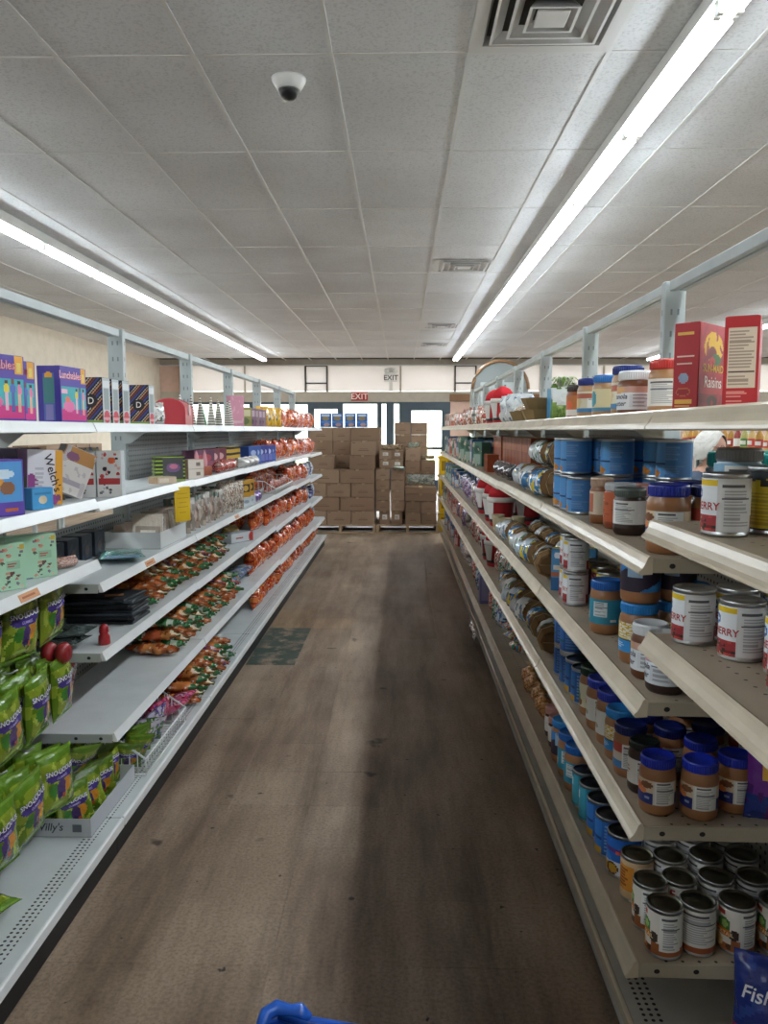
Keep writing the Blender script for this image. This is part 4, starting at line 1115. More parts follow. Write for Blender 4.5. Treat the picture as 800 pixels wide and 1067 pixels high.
thing('toy_mailbox', 'red tin toy mailbox with rounded top on the top shelf', 'mailbox', [('box', mb.mesh('box', 'plastic')), ('rim', rib.mesh('rim', 'plastic')), ('flag', PB().box(.077, -.03, .05, .083, 0, .10, 'e0c8c8').mesh('flag', 'plastic'))], (-1.10, 3.80, ZT), 6)
def cone_mesh(c1, c2, h, r, seed):
    p = PB(); n = 18; segs = 22
    for k in range(segs):
        z0, z1 = h*k/segs, h*(k+1)/segs
        r0 = r*(1-k/segs)+.002; r1 = r*(1-(k+1)/segs)+.002
        p.lathe([(r0*.9, z0), (r0*1.08, z0+(z1-z0)*.3), (r1*.9, z1)], n, c1 if k % 2 else c2, cap=False)
    return p.mesh('cone', 'plastic')
CONES = [cone_mesh('5f5a54', 'd8d2c6', .155, .024, 1), cone_mesh('8a7f78', 'e2ddd4', .17, .024, 2), cone_mesh('2f8a4a', '49a864', .12, .028, 3)]
cb = PB().lathe([(.014, 0), (.016, .006), (.006, .01), (.006, .02)], 14, '8a6a48').mesh('base', 'matte')
CONE_AT = [(-1.07, 4.02, 0), (-1.06, 4.16, 0), (-1.08, 4.26, 2), (-1.15, 4.10, 1), (-1.07, 4.44, 1), (-1.06, 4.58, 0), (-1.09, 4.7, 1), (-1.14, 4.52, 2), (-1.07, 4.86, 0), (-1.08, 4.97, 1)]
for (x, y, k) in CONE_AT:
    thing('tinsel_tree', ('green tinsel cone tree' if k == 2 else 'dark and white ringed cone tree' if k == 0 else 'tall pale ringed cone tree') + ' on the top shelf past the toy mailbox', 'ornament', [('base', cb), ('cone', CONES[k])], (x, y, ZT), random.uniform(0, 90), 'cone trees kind %d' % k)
PINK = make_carton('pinkbox', .10, .05, .20, paint('c98a9c', ('m', 5, .25, 3, 'd49eae'), ('r', .1, .1, .9, .2, 'd8b0ba')), 'c08092', top='cf98a8')
thing('pink_box', 'tall plain pink box among the cone trees', 'box', PINK, (-1.08, 5.14, ZT), 40)
PACKS = [make_carton('pk%d' % i, .11, .07, .13, paint(c[0], ('r', .1, .55, .9, .9, c[1]), ('e', .5, .3, .3, .18, c[2])), c[0], top=c[1]) for i, c in enumerate((('8f8a4a', 'c9c49a', '5a6a3a'), ('7a5a6e', 'b39aa8', '4f3a52'), ('9a7f86', 'd0bcc0', '6d4a5c'), ('c9a23a', 'e0cf70', '3f6a7a')))]
for k, (y, c) in enumerate(((5.36, 0), (5.52, 1), (5.66, 2), (5.80, 1), (5.94, 2))):
    thing('gift_box', 'small patterned gift box between the pink box and the yellow bags', 'box', PACKS[c], (-1.08, y, ZT), random.uniform(30, 60), 'patterned gift boxes')
YEL = [make_bag('yel%d' % i, .16, .16, .07, paint('d9a92c', ('e', .45, .5, .22, .2, '3a3a34'), ('e', .5, .55, .12, .1, 'e6d9b0'), ('m', 6, .25, i+2, 'c98a1e')), 70+i) for i in range(2)]
for k, y in enumerate((6.12, 6.30, 6.48, 6.66)):
    thing('yellow_bag', 'yellow candy bag with a dark round print on the top shelf', 'bag', YEL[k % 2], (-1.08, y, ZT), random.uniform(30, 70), 'yellow candy bags')
# --- red and orange candy bags, every level of the far sections
OC = [('c9451f', 'e0783a', 'a82f16', 'f0b48a', '7d2412'), ('cf5220', 'b8381c', 'e89048', '8a2a14', 'f2d0b0'), ('c03c22', 'e06a38', 'd8b8a8', '9a2a18', 'e8a060'), ('d0602a', 'b84420', '8f2c14', 'eab080', 'c87838')]  # palest tone of each set is a highlight painted into the bag colour
OB = [make_bag('ob%d' % i, .19, .20, .11, mottle(c[0], c[1:], i+3, 8), 90+i, tuft=(i % 2 == 0), wr=.009, nu=24, nv=24) for i, c in enumerate(OC)]
PKB = [make_bag('pkb%d' % i, .18, .20, .09, mottle(c[0], c[1:], i+23, 8), 120+i, wr=.009) for i, c in enumerate((('c2584c', 'e0b8a8', 'b83a30', 'e8d8d0', '8a2a24'), ('6a4a9c', 'd0c8d8', '3f2f78', 'b8b0c8', '8f7ab8'), ('c9ccd0', 'a8b0b8', '5a62a8', 'e4e6e8', '8a8f98'), ('3a3f6a', '6a5a9c', 'c0c4cc', '25284a', '8a86b0')))]
def lz(k, y):
    """height of shelf number k (0 = top) at a place along the candy run"""
    s = min(6, max(0, int((y-1.33)/U)))
    sh = Lsh[s] + ([DECK] if len(Lsh[s]) >= 5 else [])
    return sh[k] if k < len(sh) else DECK
def obag(k, y, kind, lab, grp, x=None, rx=None):
    m = (OB + PKB)[kind]
    xx = x if x is not None else -1.13 + random.uniform(-.012, .012)
    if k >= 4: xx += .03
    s = random.uniform(.82, .93)
    thing('candy_bag', lab, 'bag', m, (xx, y, lz(k, y)+.001), (random.uniform(-4, 4) if rx is None else rx, 0, random.uniform(72, 108)), grp, s)
levels = ['top shelf', 'second shelf', 'third shelf', 'fourth shelf', 'fifth shelf', 'bottom deck']
rows_ = {0: (6.86, 9.7, .185), 1: (6.55, 9.7, .19), 2: (7.56, 9.0, .19), 3: (5.95, 9.0, .185), 4: (5.55, 9.3, .185), 5: (5.75, 9.7, .185)}
for k, (a, b, st) in rows_.items():
    y = a
    while y < b:
        sec = min(6, int((y-1.33)/U)); e = 1.33 + U*sec
        yy = min(max(y, e+.13), e+U-.13)
        kind = random.choice([0, 1, 2, 3])
        if k in (0, 1) and y > 8.3 and random.random() < .5: kind = 4
        obag(k, yy, kind, 'shiny %s candy bag in the full row on the %s' % ('red and white' if kind == 4 else 'orange and red', levels[k]), ('pale red' if kind == 4 else 'orange') + ' candy bags on the ' + levels[k], x=-1.115 + random.uniform(-.012, .012))
        if k in (1, 2, 3) and random.random() < .55:
            obag(k, yy+.02, random.choice([0, 1, 2, 3]), 'orange candy bag pushed to the back of the %s' % levels[k], 'rear candy bags on the ' + levels[k], x=-1.26)
        y += st
for k, ys in ((2, (9.08, 9.27, 9.46, 9.65)), (3, (9.1, 9.3, 9.5, 9.68)), (4, (9.45, 9.64))):
    for i, y in enumerate(ys):
        kind = (5, 6, 7, 6)[i]
        obag(k, y, kind, ('purple', 'silver', 'dark violet')[kind-5] + ' candy bag at the end of the %s' % levels[k], 'end bags on the ' + levels[k] + (' purple', ' silver', ' violet')[kind-5])

# --- second shelf, first section: toy and snack cartons
Z2 = 1.2225
LK = paint('5a3f9c', ('r', .04, .24, .96, .96, '4f93cc'), ('e', .36, .60, .22, .12, 'd99a3c'), ('e', .32, .62, .14, .07, 'd8c040'), ('e', .66, .5, .16, .12, '8a5a3c'), ('e', .6, .75, .2, .08, 'c8d8e4'), ('e', .35, .10, .10, .045, '86a83c'), ('e', .72, .11, .14, .04, 'c2622f'), ('r', 0, 0, 1, .03, '4a2f86'))
LKC = make_carton('lk', .14, .07, .15, LK, '59409a', top='6f58a8', nu=36, nv=36)
thing('snack_carton', 'purple and sky blue snack carton standing beside the small blue box', 'box', LKC, (-1.075, 2.04, Z2), 62)
SMB = make_carton('smb', .07, .05, .062, paint('3f92c4', ('e', .5, .45, .2, .2, 'd8c9a8'), ('r', .1, .7, .9, .8, '2f78a8')), '3a86b8', top='4a9ccc')
thing('small_box', 'small bright blue box between the purple carton and the white fruit snack box', 'box', SMB, (-1.052, 2.245, Z2), 62)
DKP = make_carton('dkp', .12, .10, .17, paint('3a2440', ('r', .1, .5, .5, .9, '5a3560'), ('m', 4, .2, 3, '2a1a30'), ('e', .7, .4, .15, .1, '7a5a8a')), '2f1f38', top='4a3450')
for k, (x, y) in enumerate(((-1.22, 2.22), (-1.24, 2.36), (-1.24, 2.50))):
    thing('dark_carton', 'dark purple carton standing in the back row behind the fruit snack boxes', 'box', DKP, (x, y, Z2 if y < 2.5 else 1.2225), 70, 'dark purple cartons')
WL = paint('d8d4d8', ('r', .0, .0, .30, .45, '9a4a86'), ('e', .1, .35, .18, .22, '8a3a7a'), ('r', .78, .0, 1, 1, 'd99a2c'), ('e', .72, .08, .16, .10, '8f3f80'), ('e', .45, .2, .09, .045, 'b8b0c0'), ('e', .45, .2, .07, .03, 'd8d4d8'), ('e', .88, .12, .08, .06, '7a3f6a'), lines(3, .2, .3, .5, .7, 5, 'b8b4bc'))
WLC = make_carton('wl', .11, .06, .165, WL, 'd5d0d5', top='8a5a44', left=paint('a07a9c', ('r', .1, .1, .9, .5, '7f8f6a')), words=[("Welch's", .036, .021, .095, '2a2028', .012, 0, -72)], nu=40, nv=44)
thing('fruit_snack_box', 'white and purple fruit snack box leaning slightly with vertical lettering', 'box', WLC, (-1.09, 2.345, Z2+.004), (0, 3, 52))
SBX = make_carton('sbx', .08, .07, .17, paint('4a3426', ('r', .1, .3, .9, .8, '5f4636'), ('e', .5, .55, .3, .1, 'd8d4cc')), '4f3828', top='8a6a48', words=[('S', .04, .0, .11, 'e8e4dc', .012)])
thing('snack_box', 'dark brown box with a white letter S behind the fruit snack box', 'box', SBX, (-1.18, 2.60, 1.2105), 55)
LEAN = make_carton('lean', .11, .045, .15, paint('c9c2bc', ('r', .0, .7, 1, 1, 'a8763c'), ('r', .1, .2, .9, .3, '9a9098'), ('m', 5, .2, 4, 'b0a8a8'), ('e', .3, .8, .2, .1, '7a4a68')), 'd0ccc6', left=paint('cdc8c4', ('r', 0, 0, 1, .04, '8a5a86')), top='8a5a80')
thing('snack_box', 'white box tipped over against its neighbours beside the red and white cartons', 'box', LEAN, (-1.085, 2.495, Z2+.0255), (0, 24, 48))
GRB = make_carton('grb', .12, .06, .17, paint('2f3d44', ('r', .55, .55, .95, .95, 'd0432f'), ('m', 4, .2, 2, '3f525a')), '34444c', top='4a5c64')
thing('grey_carton', 'dark slate carton with a bright orange square behind the tipped box', 'box', GRB, (-1.20, 2.74, 1.2105), 30)
MIN = paint('dcdad6', ('r', .05, .28, .95, .42, 'b83a3c'), blobs(5, 16, .1, .45, .95, .95, .05, .10, ['2a2426', 'c2423e', '3a3034', 'd8a8a0'], .5), blobs(8, 10, .1, .06, .95, .26, .03, .07, ['8a8a8c', 'b8a8a4', '4a4648'], .4), ('e', .62, .80, .16, .075, 'e2693f'))
MINC = make_carton('min', .085, .07, .165, MIN, 'c9cccd', left=paint('9aa4a8', ('r', .2, .2, .8, .6, 'b8868a'), ('r', .2, .04, .8, .16, '5f7f9c')), top='b0a090', nu=34, nv=44)
for k, (x, y) in enumerate(((-1.135, 2.80), (-1.048, 2.82))):
    thing('party_box', 'white carton with red and black printed shapes and an orange sticker', 'box', MINC, (x, y, 1.2105), 10, 'red and white party cartons')
# --- second shelf, later sections
HPK = make_bag('hpk', .09, .17, .03, paint('5a6a78', ('r', 0, .7, 1, 1, '8a7a5c'), ('m', 5, .1, 5, '3f4f6a'), ('e', .5, .3, .3, .15, '4a6f94')), 140)
for k, y in enumerate((3.02, 3.14)):
    thing('blister_pack', 'grey blue blister pack standing near the shelf back by the striped box', 'pack', HPK, (-1.25, y, 1.2105), 60, 'grey blister packs')
GSB = make_carton('gsb', .14, .07, .115, paint('2a2c22', ('s', .16, 0, .4, 0, '9ab83c'), ('r', .25, .08, .95, .95, '4a4a4c'), ('e', .6, .55, .24, .2, '7a5a86'), ('e', .62, .6, .14, .1, 'd07a94')), '35382a', left=paint('2a2c22', ('s', .16, 0, .4, 0, '9ab83c'), ('r', .3, .1, .7, .8, '8a8a78')), top='5f6a3a', nu=32, nv=30)
thing('striped_gift_box', 'black and lime striped box with a purple picture on the second shelf', 'box', GSB, (-1.10, 3.70, 1.2105), 30)
FLT = make_carton('flt', .10, .07, .03, paint('c9b49c', ('r', .1, .2, .6, .8, 'd8cbb8')), 'b89a7c', top='c9b09a')
thing('flat_box', 'flat beige box lying before the lime striped box', 'box', FLT, (-1.075, 3.52, 1.2105), 50)
TAN = make_carton('tan', .11, .08, .048, paint('d3c9bd', ('r', .5, .3, .75, .7, '7a6a5f')), '9c8268', top='a88e74')
for lv in range(2):
    thing('tan_box', 'tan carton with a white front %s of the pair by the pink ears' % ('on top' if lv else 'at the bottom'), 'box', TAN, (-1.07, 3.975, 1.2055+.0485*lv), 60)
ear = PB()
for s in (-1, 1):
    ear.lathe([(.001, 0), (.016, .02), (.021, .05), (.014, .09), (.002, .115)], 14, 'c98f94', mat=Matrix.Translation((s*.03, 0, .02)) @ Matrix.Diagonal((1, .4, 1, 1)))
thing('bunny_ears', 'pair of upright pink bunny ears on a brown holder', 'ornament', [('ears', ear.mesh('ears', 'matte')), ('holder', PB().box(-.06, -.03, 0, .06, .03, .05, 'a8624c', b=.006).mesh('holder', 'plastic'))], (-1.08, 4.22, 1.2055), 60)
VP = [make_carton('vp%d' % i, .13, .08, .13, paint(c[0], ('r', .06, .1, .94, .5, c[1]), ('e', .5, .65, .3, .16, c[2])), c[0], top=c[1]) for i, c in enumerate((('5f3650', '8a4a5c', 'a8404a'), ('6a2f3c', '9a3a44', 'c9a0a0'), ('2f4f94', '4a6fb8', 'a8b8d8'), ('3a3f86', '6a6fb0', 'c0c8e0')))]
for k, (y, c) in enumerate(((4.40, 0), (4.56, 0), (4.72, 1), (4.88, 1), (5.66, 2), (5.80, 2), (5.95, 3), (6.10, 3), (6.31, 3), (6.44, 2))):
    thing('toy_pack', ('plum coloured toy pack' if c < 2 else 'royal blue toy pack') + ' standing in line on the second shelf', 'pack', VP[c], (-1.16 if c < 2 else -1.1, y, lz(1, y)+.001), random.uniform(50, 75), 'plum toy packs' if c < 2 else 'royal blue toy packs')
REDT = make_bag('redt', .12, .07, .07, mottle('a83a34', ['c25a4a', '7a2a28', 'd8b0a0', '5a201e'], 8), 150)
for k, y in enumerate((4.48, 4.66, 4.82)):
    thing('red_bag', 'small lumpy red bag lying before the plum toy packs', 'bag', REDT, (-1.045, y, lz(1, y)+.001), random.uniform(50, 100), 'small red bags')
YBK = make_carton('ybk', .10, .026, .14, paint('c9a43c', ('s', .3, 0, .45, 0, '2a2824')), 'b8943a', left=paint('2a2824', ('s', .2, 0, .5, 0, 'd0aa3c')), top='d8c48a')
for k in range(6):
    thing('yellow_book', 'yellow and black striped booklet in the row above the white pads', 'booklet', YBK, (-1.14, 5.05+.055*k, lz(1, 5.1+.06*k)+.001), (0, 0, 45), 'striped booklets')
PAD = make_bag('pad', .15, .07, .08, paint('cfcdc8', ('m', 6, .2, 4, 'b8b4ae')), 151)
for k, y in enumerate((5.14, 5.32, 5.50)):
    thing('white_pad', 'soft white padded packet before the striped booklets', 'packet', PAD, (-1.04, y, lz(1, y)+.001), 80, 'white padded packets')
# --- third shelf, first section: mint story boxes
Z3 = 1.0225
MT = paint('a3c9ac', blobs(4, 26, .52, .05, .98, .95, .02, .05, ['a85a50', '6a4a44', 'c98a74', '7a6a7c', '4f5a4a', 'd8b0a0'], .8), ('r', .62, .45, .9, .62, '8fb89a'), lines(3, .66, .48, .86, .6, 2, 'b84a44'), ('r', 0, 0, .5, .02, '5a6a8a'), lines(7, .08, .3, .42, .7, 6, '8fb59a'), ('r', .9, .86, .98, .98, 'c9a83c'))
MTL = paint('98bfa2', blobs(6, 14, .55, .05, 1, .95, .04, .09, ['8a4a40', 'c9703c', '4a3f5a', 'b89a3c', '6a3a34'], .5), ('r', 0, 0, 1, .06, 'a8622f'))
MTC = make_carton('mt', .15, .06, .125, MT, '9cc4a6', left=MTL, top='a9cdb1', nu=46, nv=38)
for k, (x, y, rz) in enumerate(((-1.085, 2.045, 56), (-1.085, 2.235, 52))):
    thing('story_box', ('mint green floral box with a dark gap to its twin and an orange foot' if k == 0 else 'mint green floral box nearest the small pile of pink trinkets'), 'box', MTC, (x, y, Z3), rz)
TRK = make_bag('trk', .10, .035, .06, mottle('b08a80', ['c9a090', '8a5a50', 'd8c0b4', '6a4a44'], 9, 14), 153)
thing('trinket_pile', 'small pile of pinkish wrapped trinkets beside the mint boxes', 'trinkets', TRK, (-1.05, 2.40, Z3), 70)
DKB = make_carton('dkb', .10, .08, .10, paint('1f2836', ('m', 4, .15, 3, '2f3d50'), ('e', .5, .4, .2, .2, '5a4a44')), '1c2430', top='2a3542')
for k, y in enumerate((2.65, 2.78, 2.91, 3.04, 3.17)):
    thing('dark_carton', 'dark navy carton in the shadow at the back of the third shelf', 'box', DKB, (-1.275, y, .9405), 90, 'dark navy cartons')
# --- third shelf: teal packet, white card tray, yellow tag, hanging cards
TEAL = make_bag('teal', .17, .28, .022, paint('3f8f86', ('r', .0, .0, .45, .35, '2f7a4f'), ('e', .55, .5, .3, .16, '8a9a94'), ('m', 5, .2, 4, '5fa8a0'), ('r', .1, .85, .9, .97, '8fb0c8')), 160, wr=.005)
thing('teal_packet', 'thin teal green packet lying flat on the third shelf', 'packet', TEAL, (-1.16, 3.19, .956), (88, 0, 22))
tray = PB()
def tray_pb(w, d, h, t, col, inner):
    p = PB()
    p.box(-w/2, -d/2, 0, w/2, d/2, t, inner)
    p.box(-w/2, -d/2, t, w/2, -d/2+t, h, col).box(-w/2, d/2-t, t, w/2, d/2, h, col).box(-w/2, -d/2+t, t, -w/2+t, d/2-t, h, col).box(w/2-t, -d/2+t, t, w/2, d/2-t, h, col)
    return p
thing('card_tray', 'open white cardboard tray holding a row of greeting cards', 'tray', tray_pb(.40, .24, .072, .003, 'd0d1d0', 'a8a8a4').mesh('card_tray', 'card'), (-1.15, 3.52, .9405), 90)
CARDS = [make_carton('card%d' % i, .13, .007, .15, paint(c[0], ('r', .1, .1, .9, .6, c[1]), ('e', .5, .35, .3, .18, c[2])), 'cfc9be', nu=12, nv=16, mat='film') for i, c in enumerate((('b8a896', '8a7a6a', 'd0c4b4'), ('a89484', 'c9bcae', '6f6052'), ('c2b6a8', '9a8a7c', '7a5f52'), ('8f8276', 'b8aa9a', 'c9a8a0')))]
for k in range(15):
    thing('greeting_card', 'greeting card packet tilted in the open white tray', 'card', CARDS[k % 4], (-1.10-.0*k, 3.365 + k*.0225, .9445), (-20, random.uniform(-5, 5), 24 + random.uniform(-8, 8)), 'cards in the white tray', random.uniform(.78, 1.0))
    if k % 2 == 0:
        thing('greeting_card', 'greeting card packet in the rear column of the open white tray', 'card', CARDS[(k+1) % 4], (-1.20, 3.37 + k*.022, .9445), (-20, random.uniform(-5, 5), 24 + random.uniform(-6, 6)), 'rear cards in the white tray', .66)
tg = PB().box(-.048, -.0015, -.155, .048, .0015, 0, 'd9b21c')
tx = PB()
for k, (zz, ww) in enumerate(((-.03, .03), (-.05, .036), (-.07, .024), (-.09, .032), (-.115, .02))):
    tx.box(-ww, -.0022, zz-.0018, ww, -.0016, zz+.0018, 'b98f1a')
thing('price_tag', 'yellow paper sale tag hanging from the second shelf lip over the card tray', 'tag', [('tag_sheet', tg.mesh('tag_sheet', 'paper')), ('pencil_note', tx.mesh('pencil_note', 'paper'))], (-.982, 3.50, 1.196), 62)
HC = [make_bag('hc%d' % i, .085, .17, .018, paint(c[0], ('r', .0, .78, 1, 1, c[1]), ('e', .5, .4, .3, .25, c[2]), ('m', 6, .2, i, c[3])), 170+i, nu=16, nv=20) for i, c in enumerate((('8f8478', '4f5f54', 'c9bcae', 'b8a898'), ('a08c80', '5a6a5c', 'd0b8a8', '7a6a60'), ('9a9088', 'c9c4bc', '8a6a5c', 'c0b0a4')))]
for k in range(16):
    y = 3.82 + .055*k
    thing('hanging_card', 'clear carded trinket packet leaning in the line past the open tray', 'packet', HC[k % 3], (-1.08 - .06*(k % 2), y, lz(2, y)+.001), (random.uniform(-14, -4), 0, random.uniform(15, 50)), 'carded trinket packets', random.uniform(.9, 1.05))
NAT = make_bag('nat', .14, .19, .07, mottle('9c8c7c', ['c9bcae', '7a6a5c', 'd8d0c4', 'a86a54'], 9), 180)
for k, y in enumerate((4.80, 5.08)):
    thing('trinket_bag', 'clear pointed bag of beige figures past the carded packets', 'bag', NAT, (-1.08, y, lz(2, y)+.001), 50, 'beige figure bags')
YBB = make_carton('ybb', .10, .06, .11, paint('c08f2c', ('r', .1, .3, .9, .8, '3a3026'), ('e', .5, .55, .26, .18, 'd0a84a')), 'b88a2c', top='d0a84a', left=paint('3a3026', ('s', .3, 0, .4, 0, 'c08f2c')))
WHB = make_carton('whb', .11, .07, .06, paint('c5cdd0', ('e', .5, .5, .25, .2, '8f9aa4')), 'c5cdd0')
for k, y in enumerate((5.30, 5.44)):
    thing('white_box', 'low white box carrying a yellow and black box', 'box', WHB, (-1.075, y, lz(2, y)+.001), 60, 'low white boxes')
    thing('yellow_box', 'yellow and black box standing on a low white box', 'box', YBB, (-1.075, y, lz(2, y)+.062), 60, 'yellow boxes on white boxes')
PURB = make_bag('purb', .09, .07, .05, mottle('6a4a94', ['8a6ab0', '4a2f74', 'c0b0d0', '3a2460'], 5), 181)
for k, y in enumerate((5.60, 5.70)):
    thing('purple_bag', 'small purple wrapped bag beside the wire basket of red candy', 'bag', PURB, (-1.05, y, lz(2, y)+.001), 70, 'small purple bags')

# --- wire baskets
def wire_basket(w, d, h, step, label, loc, rz, slope=.45):
    """open-fronted wire basket, local -Y = aisle; w along X"""
    f = PB(); g = PB()
    hf = h*slope
    c = 'e6e7e5'
    rim = [(-w/2, -d/2, hf), (-w/2, -d/6, h), (-w/2, d/2, h), (w/2, d/2, h), (w/2, -d/6, h), (w/2, -d/2, hf), (-w/2, -d/2, hf)]
    f.tube(rim, .0042, 6, c)
    f.tube([(-w/2, -d/2, .004), (-w/2, d/2, .004), (w/2, d/2, .004), (w/2, -d/2, .004), (-w/2, -d/2, .004)], .004, 6, c)
    def top(y):
        return hf + (h-hf)*min(1, max(0, (y+d/2)/(d/3)))
    n = int(w/step)
    for i in range(n+1):
        x = -w/2 + w*i/n
        g.tube([(x, -d/2, hf), (x, -d/2, .004), (x, d/2, .004), (x, d/2, h)], .0023, 4, c)
    m = int(d/step)
    for i in range(m+1):
        y = -d/2 + d*i/m
        for s in (-1, 1):
            g.tube([(s*w/2, y, .004), (s*w/2, y, top(y))], .0023, 4, c)
    parts = [('rim', f.mesh('rim', 'fitting')), ('wires', g.mesh('wires', 'fitting'))]
    o = thing('wire_basket', label, 'basket', parts, loc, rz)
    for ch in o.children:
        if ch.name.startswith('wires'): ch['kind'] = 'stuff'
    return o
wire_basket(.56, .34, .15, .03, 'white wire basket full of mixed candy on the bottom deck', (-1.145, 3.155, DECK+.001), 90)
wire_basket(.98, .28, .11, .035, 'white wire basket of small red candy on the third shelf', (-1.145, 6.76, lz(2, 6.5)+.001), 90)
divp = PB().box(-.001, -.135, 0, .001, .135, .11, 'c4c6c4')
# --- sweets in ropes and twists
TW = []
for i, c in enumerate((('b5622c', 'c98044', '8a3f1c', 'dcc4a8', 'a84f24'), ('2f6b3a', '3f7f4a', '1f4a28', 'c4d0bc', 'b5622c'), ('b0582c', '2f6b3a', '7a3a1c', 'e0ccb4', 'c9783c'), ('8a3f74', 'b5622c', '5a2a50', 'dcc4d0', 'a85a3c'), ('c07a3a', 'b0502a', '7a3f1c', 'e0c8a8', '2f6b3a'))):
    def TWF(i=i, c=c):
        p = PB(); o = i*5.1; cs = [hexc(q) for q in c]
        def f(u, v):
            q = Vector((u*3+o, v*7, i*2.2))
            n0 = noise.noise(q*1.6)
            if n0 > .30: return cs[3]  # pale flecks: wrapper highlights painted as colour
            k = int((v + .12*noise.noise(q)) * 3.3 + i*.7) % 3
            return cs[(0, 1, 4)[k]] if n0 > -.28 else cs[2]
        def P(u, v):
            a = 2*PI*u
            k = math.sin(PI*min(1, max(0, (v-.06)/.88)))**.3 if .06 < v < .94 else .22
            r = .034*(k*.85+.15)*(1+.10*math.sin(v*21+i)) + .005*noise.noise(Vector((math.cos(a)*2+o, math.sin(a)*2, v*8)))
            fl = 1.9 if (v < .06 or v > .94) else 1.0
            return (r*math.cos(a)*1.1*(1.5 if fl > 1 else 1), (v-.5)*.25, r*math.sin(a)*.72 + .026)
        p.grid(P, 16, 34, f, flip=True)
        return p.mesh('candy_twist', 'film')
    TW.append(TWF())
tw_name = ['orange', 'green', 'rust and green', 'purple', 'amber']
def twists(k, y0, y1, x0, layers, where, weights):
    for lv in range(layers):
        y = y0 + .044*lv
        while y < y1 - .05*lv:
            c = random.choices(range(5), weights)[0]
            thing('candy_twist', '%s wrapped candy rope in the pile %s' % (tw_name[c], where), 'candy', TW[c], (x0 + random.uniform(-.012, .012) - .008*lv, y, lz(k, y)+.003+.049*lv), (random.uniform(-2, 2), random.uniform(-4, 4), 90 + random.uniform(-9, 9)), '%s candy ropes %s' % (tw_name[c], where))
            y += .086
twists(3, 3.22, 4.75, -1.15, 3, 'behind the dark magazines', (4, 3, 4, 1, 3))
twists(4, 3.5, 4.95, -1.13, 3, 'past the long empty shelf', (4, 3, 4, 1, 2))
twists(5, 3.66, 4.5, -1.09, 3, 'past the wire basket', (3, 2, 4, 3, 2))
SB = make_bag('sb', .16, .20, .05, paint('b8bcc0', ('m', 6, .1, 4, '7a8088'), ('m', 9, .2, 9, '3f6fa8'), ('m', 5, .34, 2, 'd8dade')), 190)
SB2 = make_bag('sb2', .16, .20, .05, paint('3f86b8', ('m', 6, .1, 3, 'c9d2d8'), ('m', 8, .28, 9, 'd08a4a'), ('m', 5, .3, 7, '2a5f94')), 191)
for k in range(9):
    y = 4.62 + .11*k
    if k >= 2:
        thing('snack_bag', ('silver' if k % 3 else 'bright blue') + ' snack bag lying in the overlapping row on the fifth shelf', 'bag', SB if k % 3 else SB2, (-1.24, y+.1, lz(4, y)+.03+.006*(k % 2)), (80, 0, 90+random.uniform(-8, 8)), ('silver' if k % 3 else 'bright blue') + ' snack bags')
WRB = make_carton('wrb', .22, .10, .065, paint('c9ccce', ('r', .02, .3, .7, .62, 'c9ccce'), ('e', .9, .5, .12, .5, 'c23a30'), ('r', .0, 0, 1, .08, '8a9096')), 'c5c8ca', top='a8acb0', words=[('SWEETS', .034, -.01, .034, 'b83a34', .012)], nu=30, nv=14)
WRB = make_carton('wrb2', .22, .10, .065, paint('c9ccce', lines(4, .2, .38, .72, .62, 1, 'b83a34'), ('e', .92, .5, .12, .5, 'c23a30'), ('r', .0, 0, 1, .08, '8a9096')), 'c5c8ca', top='a8acb0', nu=30, nv=14)
thing('candy_carton', 'white candy carton with a red end and a red stripe on the fourth shelf', 'box', WRB, (-1.12, 5.30, lz(3, 5.3)+.001), 60)
YLB = make_bag('ylb', .22, .09, .10, paint('b8962c', ('m', 5, .2, 4, 'd0b45a')), 192)
thing('yellow_bag', 'dull yellow bag lying behind the white candy carton', 'bag', YLB, (-1.2, 5.45, lz(3, 5.4)+.001), 80)
# --- fourth shelf: dark magazines, grey flat packs, red figurine
MG = [make_carton('mg%d' % i, .20, .26, .010, paint(c), c, top=c, nu=2, nv=2) for i, c in enumerate(('1e2328', '2a3036', '14181c', '39424a'))]
z = .706
for k in range(9):
    thing('magazine', 'dark glossy folded magazine in the pile on the fourth shelf', 'magazine', MG[k % 4], (-1.165+random.uniform(-.008, .008), 3.04+random.uniform(-.012, .012), z), 90+random.uniform(-7, 7), 'dark magazine pile'); z += .0112
z = .706
for k in range(0):
    thing('magazine', 'dark glossy folded magazine in the lower pile near the red figurine', 'magazine', MG[(k+1) % 4], (-1.245+random.uniform(-.006, .006), 2.80+random.uniform(-.004, .004), z), 90+random.uniform(-5, 5), 'low magazine pile'); z += .0112
BRT = PB().box(-.035, -.02, 0, .035, .02, .0012, 'a8704a').mesh('tag', 'paper')
thing('price_card', 'small orange brown card lying on the dark magazine pile', 'card', BRT, (-1.12, 3.0, .706+9*.0112+.001), 20)
GF = make_bag('gf', .12, .22, .028, paint('4a5452', ('m', 5, .1, 3, '6a7472'), ('e', .6, .4, .2, .1, 'a86a68'), ('m', 8, .3, 7, '2f3836')), 195)
for k, (x, y) in enumerate(((-1.30, 2.63), (-1.29, 2.64))):
    thing('flat_packet', 'grey green foil packet %s of the two lying by the red figurine' % ('at the bottom' if k == 0 else 'on top'), 'packet', GF, (x, y, .722+.024*k), (86, 0, 84+k*6))
fig = PB().lathe([(.018, 0), (.021, .004), (.019, .03), (.014, .037), (.017, .045), (.015, .062), (.009, .070), (.002, .074)], 16, 'a3242a').mesh('figurine', 'plastic')
thing('figurine', 'small glossy red figurine at the end of the fourth shelf', 'figurine', fig, (-1.035, 2.665, .7055), 0)

